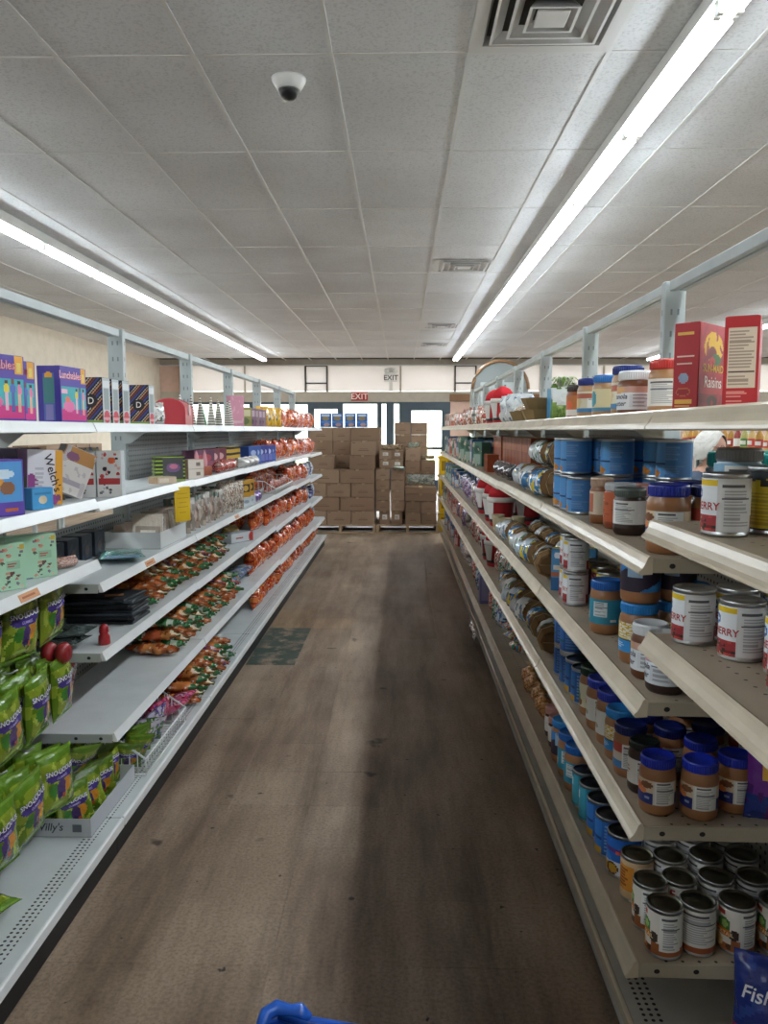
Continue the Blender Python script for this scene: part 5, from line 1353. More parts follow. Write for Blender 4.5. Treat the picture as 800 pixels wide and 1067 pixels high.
# --- green candy bags on hooks and in the tray
GB_COL = '86992a'
def green(i):
    return paint(GB_COL, ('m', 4, .12, i*1.3, '5c7a1a'), ('m', 7, .3, i*2.1+3, 'a8b848'), ('r', 0, .84, 1, 1, '5a7f1c'), ('r', 0, .95, 1, 1, '6f9430'), ('e', .5, .60, .40, .085, '4a3a86'),
                 ('e', .30, .40, .13, .10, '3f7a2f'), ('e', .68, .42, .15, .12, 'd08a2c'), ('e', .50, .38, .14, .15, '4f3a72'), ('e', .46, .28, .07, .06, '3a2c5c'), ('e', .58, .25, .06, .05, 'c2542f'), ('r', 0, 0, 1, .06, '5f8a24'), ('e', .4, .14, .2, .03, '9cc04a'))
SN = lambda: [('SNO-LICIOUS', .0205, 0, .133, '2c2068', .06), ('SNO-LICIOUS', .0205, 0, .1333, 'f0eef4', .016), ('GUMMIES', .012, 0, .114, 'b8a8dc', .01)]
GB = [make_bag('gb%d' % i, .15, .195, .05, green(i), 200+i, SN(), nu=32, nv=34, wr=.007) for i in range(3)]
def gbag(x, y, z, rot, lab, grp, sc=1.0):
    thing('gummy_bag', lab, 'bag', GB[random.randrange(3)], (x, y, z), rot, grp, sc)
hookm = PB().tube([(0, .0, 0), (0, -.20, 0), (0, -.22, .012)], .0028, 6, 'c2c4c2').box(-.012, -.002, -.03, .012, .004, .03, 'c2c4c2').mesh('peg_hook', 'fitting')
stopper = PB().lathe([(.010, -.016), (.026, -.018), (.034, -.006), (.034, .006), (.026, .018), (.010, .016)], 20, '8f2328', mat=Matrix.Rotation(R(90), 4, 'X')).mesh('stopper', 'plastic')
def hook_row(z, ys, n, x_front, lab):
    for i, y in enumerate(ys):
        hk = thing('peg_hook', 'metal peg hook carrying green candy bags ' + lab, 'hook', [('hook_rod', hookm)], (LB+.008, y, z), 90, 'peg hooks ' + lab)
        if z > .7 and z < .8 and i == 2:
            hk['label'] = 'metal peg hook with two red plastic stoppers at its tip'
            for q in (0, 1): link('stopper', stopper, hk, (0, -.235-.045*q, .012))
        for k in range(n):
            gbag(x_front - .048*k - random.uniform(0, .01), y + random.uniform(-.008, .008), z-.192, (random.uniform(-2, 5), random.uniform(-8, 8), 90 + random.uniform(-22, 4)), 'green gummy candy bag hanging on a peg hook ' + lab, 'green bags hanging ' + lab)
hook_row(.983, (2.02, 2.20, 2.42), 3, -1.10, 'in the upper hook row')
hook_row(.733, (2.06, 2.24, 2.42), 4, -1.075, 'in the middle hook row')
hook_row(.462, (1.98, 2.15, 2.32), 4, -1.065, 'in the lower hook row')
REDB = make_bag('redb', .14, .17, .04, mottle('8f2830', ['b8484c', '6a1c22', 'd8c0c0', '4a1418'], 7), 210)
for k, y in enumerate((2.62, 2.76, 2.9)):
    thing('red_pouch', 'dark red candy pouch lying at the back of the long empty shelf', 'pouch', REDB, (-1.29, y, .426), (10, 0, 90), 'dark red pouches')
# tray of green bags on the deck
TRY = [('tray', tray_pb(.58, .36, .062, .003, 'b9bcc0', '9a9da0').mesh('tray', 'card'))]
tl = PB().text("Willy's", .036, lambda x, z: (.2112, .02 + x, .034 + z), '3a3f48', .012, .2)
tl.box(.2106, .10, .018, .2112, .13, .044, '5a5f66')
o = thing('candy_tray', 'grey printed cardboard tray of green candy bags on the bottom deck', 'tray', [('tray', tray_pb(.42, .32, .062, .003, 'b9bcc0', '9a9da0').mesh('tray', 'card')), ('lettering', tl.mesh('lettering', 'paper'))], (-1.165, 2.625, DECK+.001), (0, 0, -90))
for row, (x, zz, ys) in enumerate(((-1.07, .0, (2.46, 2.57, 2.68, 2.77)), (-1.15, .0, (2.47, 2.56, 2.66, 2.76)), (-1.235, .0, (2.47, 2.58, 2.69, 2.77)))):
    for y in ys:
        gbag(x + random.uniform(-.006, .006), y, DECK+.006+zz, (random.uniform(-6, 10), random.uniform(-16, 16), 90 + random.uniform(-50, -10)), 'green gummy candy bag packed upright in the grey tray', 'green bags in the grey tray', .82)
for k, (x, y, r) in enumerate(((-1.14, 2.53, (38, 12, 62)), (-1.17, 2.68, (34, -10, 78)))):
    gbag(x, y, DECK+.15, r, 'green gummy candy bag heaped on top of the tray', 'green bags heaped over the tray', .85)
gbag(-1.20, 2.02, DECK+.026, (84, 0, 66), 'green gummy candy bag lying flat on the deck before the tray', None, .8)
# candy in the deck basket
for k in range(8):
    y = 2.93 + .045*(k//2) + random.uniform(-.006, .006)
    gbag(-1.07 - .12*(k % 2), y, DECK+.012+.004*(k % 3), (random.uniform(18, 32), random.uniform(-16, 16), random.uniform(20, 70)), 'green gummy candy bag tumbled in the wire basket', 'green bags in the wire basket', .74)
MIX = [make_bag('mix%d' % i, .13, .15, .05, mottle(c[0], c[1:], i+60, 6), 220+i) for i, c in enumerate((('5f8f2c', 'c9c4d0', '6a5aa8', 'e0dce4', '3f6a1e'), ('7a5fa8', 'c9c0d8', '5f8f2c', 'e0d8e8', '4a3a7a'), ('b8325a', 'd86a8a', '8a1f40', 'e8b8c8', '7a4a9c')))]
for k in range(8):
    c = 0 if k < 3 else 1 if k < 6 else 2
    thing('mixed_candy_bag', ('green and white', 'violet and white', 'magenta')[c] + ' candy bag in the far half of the wire basket', 'bag', MIX[c], (-1.08 - .11*(k % 2), 3.12+.034*k, DECK+.012+.01*(k % 2)), (random.uniform(16, 34), random.uniform(-12, 12), random.uniform(30, 80)), ('green', 'violet', 'magenta')[c] + ' bags in the wire basket')
for k, y in enumerate((3.50, 3.62)):
    thing('mixed_candy_bag', 'magenta candy bag lying on the deck just past the wire basket', 'bag', MIX[2], (-1.12, y, DECK+.016), (66, 0, 80), 'magenta bags past the basket')
# small red candy in the shelf basket
for k in range(9):
    y = 6.34 + .105*k
    thing('candy_bag', 'small red and white candy bag inside the wire basket on the third shelf', 'bag', PKB[0], (-1.10, y, lz(2, y)+.012), (random.uniform(20, 38), 0, random.uniform(75, 100)), 'red bags in the shelf basket', .58)
    thing('candy_bag', 'orange candy bag standing behind the small red bags of the basket', 'bag', OB[k % 4], (-1.225, y, lz(2, y)+.012), (4, 0, random.uniform(75, 100)), 'orange bags in the shelf basket', .9)
# shelf-edge price stickers
stk = PB().box(-.055, -.0008, -.011, .055, 0, .011, 'd89a6a').box(-.04, -.0012, -.003, .03, -.0008, .003, 'b5622f').mesh('price_sticker', 'paper')
for k, (y, z, x, lb) in enumerate(((2.05, 1.010, -.9935, 'first mint box'), (3.06, .928, -.9935, 'teal packet'), (4.72, .927, -.9935, 'beige figure bags'))):
    thing('price_sticker', 'orange price sticker on the shelf lip below the ' + lb, 'sticker', stk, (x, y, z), (-25, 0, 90))

# ================================================================== FAR SHELF GOODS, PALLETS, BACKGROUND
random.seed(5)
def rz_(k, y):
    s = min(7, max(0, int((y-.39)/U))); sh = Rsh[s]
    return sh[k] if k < len(sh) else DECK
# --- top shelf past the grass pouch: paper bowls, plastic bag, santa buckets, small bags
bowl = PB().lathe([(.05, 0), (.062, .004), (.085, .05), (.088, .055), (.084, .052), (.058, .010), (0, .008)], 9, '8a7450', smooth=False).mesh('bowl', 'matte')
for k, (y, lv) in enumerate(((3.56, 0), (3.56, 1), (3.76, 0), (3.96, 0))):
    thing('paper_bowl', 'brown woven paper bowl %s by the sky blue packet' % ('nested on another' if lv else 'standing in line'), 'bowl', bowl, (.62, y, 1.4855+.05*lv), 10*k, 'paper bowls %d' % lv)
tubu = make_bag('shred', .13, .07, .10, mottle('c9bca8', ['b09a7c', 'd8d2c4', 'a8604f', '8a7a64'], 3, 12), 301)
for k, y in enumerate((3.76, 3.96)):
    thing('shredded_bag', 'bag of pale shredded filling lying in a paper bowl', 'bag', tubu, (.62, y, 1.4855+.02), -70, 'bags of filling in the bowls')
WBG = make_bag('wbg', .22, .16, .11, paint('d3d8da', ('m', 5, .2, 3, 'b8c0c4'), ('m', 8, .34, 8, '6a7a9c')), 302, wr=.016)
for k, y in enumerate((4.3, 4.56)):
    thing('plastic_bag', 'crumpled white plastic bag between the paper bowls and the red buckets', 'bag', WBG, (.64, y, 1.4855), -60, 'white plastic bags')
def santa():
    b = PB().lathe([(.07, 0), (.075, .01), (.088, .17), (.09, .175)], 22, 'b3242c').mesh('bucket', 'plastic')
    rim = PB().lathe([(.085, .165), (.098, .168), (.10, .185), (.096, .20), (.085, .20)], 22, 'dedad4').mesh('fur_band', 'matte')
    hat = PB().lathe([(.086, .20), (.08, .24), (.055, .275), (.02, .295), (.0, .298)], 20, 'c02a32').mesh('hat', 'matte')
    beard = PB().grid(lambda u, v: ((u-.5)*.09*(1-.5*(1-v)), -.0935+.012*(1-v)-.0*(u-.5)**2 + .25*((u-.5)*.09)**2*10, .05+.115*v), 8, 8, 'dcd8d2').mesh('beard', 'matte')
    belt = PB().lathe([(.0765, .03), (.0785, .032), (.080, .055), (.0785, .057)], 22, '2a2222', cap=False).mesh('belt', 'plastic')
    return [('bucket', b), ('fur_band', rim), ('hat', hat), ('beard', beard), ('belt', belt)]
SANTA = santa()
for k, (x, y) in enumerate(((.64, 5.02), (.64, 5.42))):
    thing('santa_bucket', 'red santa suit bucket with fur band on the top shelf ' + ('by the plastic bags' if k == 0 else 'by the small gift bags'), 'bucket', SANTA, (x, y, 1.4855), -60, None, .80)
for k, (x, y) in enumerate(((.60, 4.72), (.60, 4.98), (.60, 5.45), (.78, 4.8), (.78, 5.1))):
    thing('santa_bucket', 'red santa suit bucket with white fur band on the third shelf', 'bucket', SANTA, (x, y, rz_(2, y)+.001), random.uniform(-90, -50), 'santa buckets of the third shelf', .88)
for k, (x, y) in enumerate(((.60, 4.9), (.60, 5.15))):
    thing('santa_bucket', 'red santa suit bucket with white fur band on the fourth shelf', 'bucket', SANTA, (x, y, rz_(3, y)+.001), random.uniform(-90, -50), 'santa buckets of the fourth shelf', .82)
cupm = PB().lathe([(.025, 0), (.028, .003), (.037, .085), (.039, .09), (.035, .088), (.026, .008), (0, .008)], 18, 'cbbd9c').mesh('paper_cup', 'matte')
for k, (x, y) in enumerate(((.56, 4.52), (.575, 4.34), (.66, 4.42))):
    thing('paper_cup', 'cream paper cup standing on the third shelf before the santa buckets', 'cup', cupm, (x, y, rz_(2, y)+.001), 0, 'cream cups')
CC = [('b8483f', 'd8b8a8', '8a2f2c', 'e0d4c8', '5a2a28'), ('c9a090', 'b8604a', 'dcd4cc', '8a6a5c', 'c2483c'), ('3f6f9c', 'b8c4cc', '2a4a74', 'd0a878', '8aa8c0'), ('8f8a84', 'c4c0ba', '5a5652', 'a86a54', 'dcd8d4'), ('4f7a6a', '9ab4a4', '2f5a4a', 'c9c0a8', 'b84a3c'), ('6a5a8c', 'a89cc0', '3f3560', 'd0c8d8', '8a4a5c')]
GIFT = [make_bag('gift%d' % i, .12, .15, .06, mottle(c[0], c[1:], i+70, 6), 310+i, nu=16, nv=16) for i, c in enumerate(CC)]
GBX = [make_carton('gbx%d' % i, .11, .08, .17, paint(c[0], ('r', .1, .1, .9, .5, c[1]), ('e', .5, .7, .3, .15, c[2]), ('m', 4, .25, i, c[3])), c[0], top=c[1], nu=16, nv=20) for i, c in enumerate(CC)]
cn = ['red and cream', 'peach and white', 'blue and tan', 'grey and white', 'sea green', 'violet']
ln = ['top shelf', 'second shelf', 'third shelf', 'fourth shelf', 'fifth shelf', 'bottom deck']
def goods(k, a, b, st, kinds, boxes=False, x0=.6, note='', sc=1.0, rear=True):
    y = a
    while y < b:
        e_ = .39 + U*int((y-.39)/U)
        if y-e_ < .105: y = e_+.105
        if e_+U-y < .105: y = e_+U+.105
        c = random.choice(kinds); s = sc*random.uniform(.85, 1.05)
        for col, x in enumerate((x0, x0+.15)):
            if col and not rear: continue
            if boxes:
                thing('gift_box', cn[c] + ' gift box in the far %s row %s' % (ln[k], note), 'box', GBX[c], (x + random.uniform(-.015, .015), y, rz_(k, y)+.001), random.uniform(-95, -55), cn[c] + ' gift boxes %s %s' % (ln[k], note), s)
            else:
                thing('gift_bag', cn[c] + ' gift bag in the far %s row %s' % (ln[k], note), 'bag', GIFT[c], (x + random.uniform(-.015, .015), y, rz_(k, y)+.001), (random.uniform(-8, 8), 0, random.uniform(-95, -55)), cn[c] + ' gift bags %s %s' % (ln[k], note), s)
        y += st*random.uniform(.95, 1.25)
goods(0, 5.85, 8.9, .17, (0, 1, 1, 0, 3), x0=.61, note='past the santa buckets', rear=False)
goods(0, 9.05, 10.0, .16, (1, 3), True, x0=.61, note='at the run end', sc=.9)
# brown book row on the second shelf
BK = [make_carton('bk%d' % i, .15, .045, .225, paint(c, ('r', .1, .72, .9, .78, 'c08a5c'), ('m', 4, .2, i, 'a5502c')), c, left=paint(c, ('r', .2, .7, .8, .85, 'b8704a')), top='c9a888', nu=8, nv=12) for i, c in enumerate(('9c4a28', 'a8532e', '8c4023'))]
for k in range(34):
    y = 4.13 + .0485*k
    s = int((y-.39)/U); e = .39 + U*s
    if y-e < .03 or e+U-y < .03: continue
    thing('brown_book', 'tall reddish brown boxed book in the long row on the second shelf', 'book', BK[k % 3], (.745, y, rz_(1, y)+.001), random.uniform(-2, 2), 'reddish brown book row')
for k in range(4):
    thing('brown_book', 'short reddish brown boxed book before the tall book row', 'book', BK[k % 3], (.585, 5.05+.05*k, rz_(1, 5.2)+.001), 0, 'short brown books', .5)
DK = make_bag('dk', .15, .09, .08, paint('26242a', ('m', 5, .2, 3, '3a3640'), ('m', 7, .3, 8, '8a8488')), 330)
for k, y in enumerate((4.2, 4.42, 4.64)):
    thing('dark_bag', 'dark crumpled bag lying before the tall brown books', 'bag', DK, (.585, y, rz_(1, y)+.001), -80, 'dark bags before the books')
goods(1, 5.9, 7.6, .16, (2, 4, 5), True, x0=.59, note='past the brown books', sc=1.15)
goods(1, 7.75, 10.0, .16, (1, 2, 4), True, x0=.59, note='at the run end', sc=1.1)
goods(2, 5.75, 7.6, .15, (2, 3, 5), False, x0=.59, note='past the santa buckets', sc=1.1)
goods(2, 7.75, 10.0, .15, (2, 2, 4), True, x0=.59, note='at the run end')
goods(3, 4.25, 4.75, .14, (0, 3, 4), False, x0=.59, note='past the gift baskets')
goods(3, 5.4, 7.6, .15, (0, 0, 3, 5), False, x0=.59, note='past the santa buckets', sc=1.1)
goods(3, 7.75, 10.0, .15, (0, 3, 4), True, x0=.59, note='at the run end')
goods(4, 4.55, 5.1, .13, (0, 2, 4), False, x0=.60, note='before the violet boxes', sc=1.1)
goods(4, 5.45, 7.6, .14, (0, 2, 4, 3), False, x0=.60, note='past the violet boxes', sc=1.15)
goods(4, 7.75, 10.0, .15, (2, 0), True, x0=.60, note='at the run end')
VB = make_carton('vb', .10, .02, .19, paint('6f6a96', ('r', .1, .1, .9, .9, '8a86ac')), '6a6590', top='4a8aa8')
for k in range(3):
    thing('violet_box', 'thin upright violet box on the lowest shelf', 'box', VB, (.575, 5.18+.03*k, rz_(4, 5.2)+.001), 0, 'thin violet boxes')
wtr = tray_pb(.26, .18, .05, .003, 'b8bab8', '9a9c9a').mesh('tray', 'card')
thing('white_tray', 'shallow white tray on the bottom deck with colourful gift bags', 'tray', wtr, (.63, 4.72, DECK+.001), 90)
goods(5, 3.9, 4.3, .17, (4, 2, 0), False, x0=.63, note='before the white tray', sc=.85, rear=False)
goods(5, 5.1, 6.2, .2, (0, 4), False, x0=.65, note='past the white tray', sc=.9, rear=False)
goods(5, 8.3, 10.0, .17, (2, 2, 0), True, x0=.66, note='at the run end', sc=.72, rear=False)
for k, y in enumerate((4.62, 4.74, 4.84)):
    thing('gift_bag', 'colourful gift bag packed in the shallow white tray', 'bag', GIFT[(0, 4, 1)[k]], (.63, y, DECK+.006), (12, 0, -80), 'bags in the white tray', .9)
# crinkled dark label strip hanging off the deck lip
ck = PB().grid(lambda u, v: (.508 - .02*math.sin(PI*v)+.006*noise.noise(Vector((u*9, v*9, 1))), 5.0+.42*u, .10-.085*v+.012*noise.noise(Vector((u*7, v*7, 4)))), 24, 10, paint('8f9296', ('m', 8, .05, 2, '1e1f22'), ('m', 11, .2, 5, 'd0d2d4'))).mesh('foil_garland', 'film')
thing('foil_garland', 'crinkled black and silver foil garland hanging off the deck edge', 'garland', ck, (-.012, 0, .03))
red = PB().lathe([(.05, 0), (.055, .01), (.05, .06), (.03, .12), (.008, .16), (0, .165)], 14, '7a2c24').mesh('ornament_body', 'plastic')
thing('red_ornament', 'dark red pointed ornament standing on the deck beyond the foil garland', 'ornament', red, (.60, 6.75, DECK+.001), 0)

# --- pallets of cartons at the end of the aisle
painted('pallet_wood', 'a58c6c', 0.85, 0.12)
def pallet(x, y, w, d, label):
    o = thing('wooden_pallet', label, 'pallet', [], (x, y, 0), 0)
    st = cached(('pst', d), lambda: PB().box(-.02, -d/2, .016, .02, d/2, .105, b=.002).mesh('stringer', 'pallet_wood'))
    bd = cached(('pbd', w), lambda: PB().box(-w/2, -.045, 0, w/2, .045, .016, b=.002).mesh('board', 'pallet_wood'))
    for k in (-1, 0, 1):
        link('stringer', st, o, (k*(w/2-.02), 0, 0))
    for k in range(7):
        link('deck_board', bd, o, (0, -d/2+.045+(d-.09)*k/6, .105))
    for k in (0, 3, 6):
        link('bottom_board', bd, o, (0, -d/2+.045+(d-.09)*k/6, 0))
PTOP = .1215
pallet(-.86, 11.5, 1.0, 1.0, 'wooden pallet under the broad brown carton stack')
pallet(.09, 11.5, .88, 1.0, 'wooden pallet under the stepped carton stack by the door')
def brown(key, w, d, h, col, mark=True, lab=False):
    sh = [('r', 0, .47, 1, .49, '6f5844')] if False else []
    if mark: sh += [('r', .30, .30, .72, .40, '6a5340'), ('r', .34, .45, .66, .50, '7d654f'), ('r', .05, .86, .16, .93, '6a5340'), ('r', .4, .96, .5, 1, '5a4636')]
    if lab: sh += [('r', .28, .35, .74, .75, 'd4d0c8'), ('r', .34, .42, .66, .48, '8a8680'), ('r', .34, .55, .6, .6, '8a8680')]
    def bld():
        p = PB().box(-w/2, -d/2, 0, w/2, d/2, h-.001, col, b=.003)
        p.grid(lambda u, v: (-w/2+.003+(w-.006)*u, -d/2-.0006, .003+(h-.007)*v), 24, 16, paint(col, *sh), smooth=False)
        t = PB().box(-.025, -d/2-.0006, h-.001, .025, d/2, h-.0004, 'b09468').box(-.02, -d/2-.0014, h-.022, .02, -d/2-.0008, h-.001, '9a8060')
        return [('carton', p.mesh('carton', 'card')), ('tape', t.mesh('tape', 'plastic'))]
    return cached(('brown', key), bld)
BC = ['8a705a', '7f6650', '927861', '866b54']
bsz = {}
def bcarton(x, y, z, w, d, h, label, group, lab=False, mark=True, rz=0.0):
    c = random.choice(BC)
    k = (round(w, 3), round(d, 3), round(h, 3), c, lab, mark)
    thing('brown_carton', label, 'box', brown(k, w, d, h, c, mark, lab), (x, y, z), rz + random.uniform(-1.2, 1.2), group)
# broad stack: front rows
xl, xr = -1.36, -.365
hrow = .195
for r in range(4):
    z = PTOP + hrow*r
    cuts = [-1.36, -1.05, -.70, -.365] if r % 2 == 0 else [-1.36, -.86, -.365]
    for a, b in zip(cuts, cuts[1:]):
        bcarton((a+b)/2, 11.18, z, b-a-.012, .34, hrow-.002, 'brown shipping carton in the broad stack, %s row of its front face' % ('bottom', 'second', 'third', 'fourth')[r], 'broad stack row %d' % r)
        bcarton((a+b)/2, 11.66, z, b-a-.012, .58, hrow-.002, 'brown shipping carton in the rear half of the broad stack', 'broad stack rear')
z4 = PTOP + 4*hrow
bcarton(-.545, 11.19, z4, .355, .34, hrow, 'brown carton above the fourth row beside the dark gap', None)
bcarton(-.53, 11.19, z4+hrow+.001, .35, .34, hrow, 'brown carton one step up, topmost of the short front column', None)
bcarton(-1.09, 11.19, z4, .30, .34, hrow-.004, 'brown carton by itself on the candy shelf side of the dark gap', None)
for k, (x, w) in enumerate(((-1.16, .34), (-.86, .25), (-.515, .42))):
    for r in range(3):
        bcarton(x, 11.66, z4+r*(hrow+.001), w, .5, hrow, 'brown carton in the tall back wall of the broad stack', 'broad stack back wall')
# blue printed cartons on the very top
BLB = make_carton('blb', .15, .10, .20, paint('2a5aa0', ('r', .0, .3, 1, .42, '3f7ac0'), ('e', .5, .62, .34, .16, '8a7a5a'), ('r', .12, .78, .88, .92, 'b8cbe2'), ('e', .6, .18, .28, .12, 'a88a84')), '264f8c', top='3f6fae', nu=24, nv=30)
zt = z4 + 3*(hrow+.001)
for k, x in enumerate((-1.10, -.93, -.745, -.57)):
    thing('blue_carton', 'bright blue printed carton standing on top of the broad stack', 'box', BLB, (x, 11.55, zt+.001), 0, 'blue cartons on the stack', (1.05, 1, 1))
# stepped stack
xa, xb2, xc, xd = -.245, -.058, .168, .388
def col(x, w, zs, y, d, label, group, **k):
    for z0, z1 in zs:
        bcarton(x, y, z0, w, d, z1-z0-.002, label, group, **k)
def steps(z0, h, n): return [(z0+h*i, z0+h*(i+1)) for i in range(n)]
col(xa+.01, .15, steps(PTOP, .19, 1), 11.2, .3, 'small carton with a white label at the foot of the leaning column', None, lab=True, mark=False)
col(xb2, .15, steps(PTOP, .19, 1), 11.2, .3, 'small carton with a white label at the foot beside the flat box', None, lab=True, mark=False)
col(xa-.012, .192, steps(PTOP+.19, .15, 4), 11.2, .34, 'brown carton in the front column next to the broad stack', 'front column A')
col(xb2+.01, .192, steps(PTOP+.19, .148, 4), 11.2, .34, 'brown carton in the second column of the stepped stack', 'front column B')
zz = PTOP+.19+.60
col(xa+.02, .17, [(zz+.001, zz+.13), (zz+.131, zz+.26)], 11.22, .3, 'carton with a white label on top of the front column', 'labelled cartons A', lab=True, mark=False)
col(xb2, .165, [(zz-.007, zz+.125), (zz+.126, zz+.255)], 11.22, .3, 'carton with a white label on top of the second column', 'labelled cartons B', lab=True, mark=False)
col(xc, .215, steps(PTOP, .165, 2), 11.22, .36, 'brown carton under the flat box, second from the door', 'low column C')
col(xd, .215, steps(PTOP, .165, 2), 11.22, .36, 'brown carton under the flat box, on the door side', 'low column D')
bcarton((xc+xd)/2, 11.22, PTOP+.332, .44, .38, .10, 'wide flat carton across two columns, the lower one', None, mark=False)
bcarton((xc+xd)/2, 11.22, PTOP+.434, .44, .38, .09, 'wide flat carton across two columns, the upper one', None, mark=False)
zf = PTOP+.526
col(xc, .215, steps(zf+.02, .175, 3), 11.52, .2, 'brown carton behind the papers on the flat box, taller column', 'mid column C')
col(xd, .21, steps(zf+.02, .175, 2), 11.52, .2, 'brown carton behind the papers on the flat box, shorter column', 'mid column D')
for x in (xc, xd):
    bcarton(x, 11.52, PTOP, .21, .22, .545, 'tall brown carton in the middle of the stepped stack', 'tall inner cartons', mark=False)
for x, nm in ((.02, 'next to the labelled cartons'), (.265, 'on the door side')):
    for r in range(8):
        bcarton(x, 11.80, PTOP+.18*r, .235, .3, .178, 'brown carton in the tall back column ' + nm, 'tall back column ' + nm, mark=(r > 4))
# loose paper and plastic on the cartons
def loose(key, w, h, cols, seed):
    return make_bag(key, w, h, .05, mottle(cols[0], cols[1:], seed, 7), seed, wr=.02, nu=22, nv=16, mat='paper')
LP = loose('lp1', .30, .16, ('b8a284', 'cbb89a', '8f7a60', 'd8ccb4', 'a08a6a'), 401)
LP2 = loose('lp2', .17, .12, ('a8b8a8', 'c4d0c4', '8a9c90', 'd4dcd4', '9aa89a'), 402)
LP3 = loose('lp3', .40, .20, ('b0bcb4', 'd0d6d0', '7f8f88', 'c0ccc4', '5f6f68'), 403)
thing('paper_heap', 'crumpled beige paper heap on the labelled cartons', 'paper', LP, (-.14, 11.16, zz+.262), (62, 0, 0))
thing('plastic_wrap', 'pale green plastic wrap on the taller middle column', 'wrap', LP2, (xc, 11.50, zf+.02+.525+.012), (60, 0, 8))
thing('plastic_wrap', 'white and green plastic bundle on the wide flat carton', 'wrap', LP3, ((xc+xd)/2, 11.12, zf+.03), (40, 0, 0))
thing('paper_heap', 'thin pale paper sheets between front columns and labelled cartons', 'paper', LP2, (-.03, 11.06, zz-.0), (82, 0, 0))
thing('paper_heap', 'pale crumpled paper on the shorter middle column', 'paper', LP, (xd, 11.50, zf+.02+.35+.014), (64, 0, -6), None, .7)
# yellow crates by the canned goods end
def crate():
    p = PB().box(-.14, -.2, 0, .14, .2, .012, 'd8b020')
    for s in (-1, 1):
        p.box(s*.14-.006, -.2, .012, s*.14+.006, .2, .26, 'd8b020').box(-.134, s*.2-.006, .012, .134, s*.2+.006, .26, 'd8b020')
    rim = PB()
    for s in (-1, 1):
        rim.box(s*.15-.012, -.21, .235, s*.15+.012, .21, .262, 'c9a21c').box(-.138, s*.21-.012, .235, .138, s*.21+.012, .262, 'c9a21c')
    slot = PB()
    for k in (-1, 0, 1):
        slot.box(k*.085-.03, -.2075, .06, k*.085+.03, -.2065, .20, '8f6f12')
    lab = PB().box(-.05, -.2085, .09, .05, -.2076, .15, 'd9d5cc')
    return [('crate_body', p.mesh('crate_body', 'plastic')), ('rim', rim.mesh('rim', 'plastic')), ('slot', slot.mesh('slot', 'plastic')), ('label', lab.mesh('label', 'paper'))]
CR = crate()
for k in range(4):
    thing('yellow_crate', 'yellow plastic crate in the stack at the end of the canned goods run', 'crate', CR, (.69, 11.45, .27*k + .001), 0, 'yellow crates')

# --- arched grey display beyond the canned goods run
ar = PB()
pts = [(-.5, 0), (.5, 0), (.5, 2.18)] + [(.5*math.cos(a), 2.18+.5*math.sin(a)) for a in [PI*i/14 for i in range(1, 14)]] + [(-.5, 2.18)]
ar.prism(pts, 'y', -.25, .25, '8b9291')
pn = PB().box(-.36, -.262, .9, .36, -.252, 2.3, 'b4bcbc', b=.004)
nt_ = PB().box(-.25, -.27, 1.95, .25, -.263, 2.01, '6f7878').box(-.25, -.27, 1.78, .25, -.263, 1.84, '6f7878').box(-.1, -.27, 2.2, .1, -.263, 2.26, '6f7878')
hb = PB().tube([(.5*math.cos(a), -.255, 2.18+.5*math.sin(a)) for a in [PI*i/16 for i in range(17)]], .03, 8, '8a6a4c')
thing('arched_display', 'tall grey arched display cabinet with pale panel beyond the shelving', 'cabinet', [('body', ar.mesh('body', 'plastic')), ('panel', pn.mesh('panel', 'plastic'), [('strip', nt_.mesh('strip', 'plastic'))]), ('arch_band', hb.mesh('arch_band', 'plastic'))], (1.78, 14.6, 0), 0)

# --- next gondola over, with bottles on its top shelf
for k in range(5):
    gondola(3.25, 2.6+U*k+U/2, -90, 1.52, [(1.28, .40), (1.0, .40), (.7, .40), (.4, .40)], (DECK, .432), 'cream', ('cream low shelving section with sauce bottles on top, number word %s' % ('one', 'two', 'three', 'four', 'five')[k]) if False else 'cream low shelving section with sauce bottles in the next aisle', 'low bottle shelving', panel_top=1.2, near=1, last=(k == 4), rail=False)
def bottle(col, cap, lab, s):
    b = PB().lathe([(.032, 0), (.036, .006), (.036, .11), (.030, .14), (.014, .17), (.013, .19)], 18, col).mesh('bottle_body', 'plastic')
    c = PB().lathe([(.015, .188), (.016, .19), (.015, .215), (.0, .217)], 14, cap).mesh('cap', 'plastic')
    l = PB().grid(wrapP(.0364, .03, .10), 24, 8, paint(lab, ('r', .3, .3, .7, .7, 'd8d4cc'))).mesh('label', 'paper')
    return [('bottle_body', b), ('cap', c), ('label', l)]
BOT = [bottle('b8842c', 'd8b83c', 'a8322c', 0), bottle('8a2a20', 'd0d0cc', 'd8d0c4', 1), bottle('a8a05a', 'c2a03c', '4a7a3c', 2), bottle('c9a86a', 'b03a30', 'c2483c', 3)]
bn = ['amber', 'dark red', 'olive', 'pale tan']
for k in range(40):
    y = 2.75 + .14*k
    c = random.randrange(4)
    thing('sauce_bottle', bn[c] + ' sauce bottle on the low shelving in the next aisle', 'bottle', BOT[c], (2.93, y, 1.281), -90 + random.uniform(-20, 20), bn[c] + ' sauce bottles', random.uniform(.85, 1.05))
# wire rack on the top shelf edge, right behind the second raisin carton
wr = PB()
for i in range(6):
    x = -.12 + .048*i
    wr.tube([(x, 0, 0), (x, 0, .09)], .002, 5, '8f8f8c')
for zz_ in (.03, .06, .09):
    wr.tube([(-.125, 0, zz_), (.125, 0, zz_)], .002, 5, '8f8f8c')
thing('wire_divider', 'short grey wire divider on the top shelf behind the raisin cartons', 'divider', wr.mesh('wire_divider', 'tin'), (.80, 1.42, 1.4855), -20)
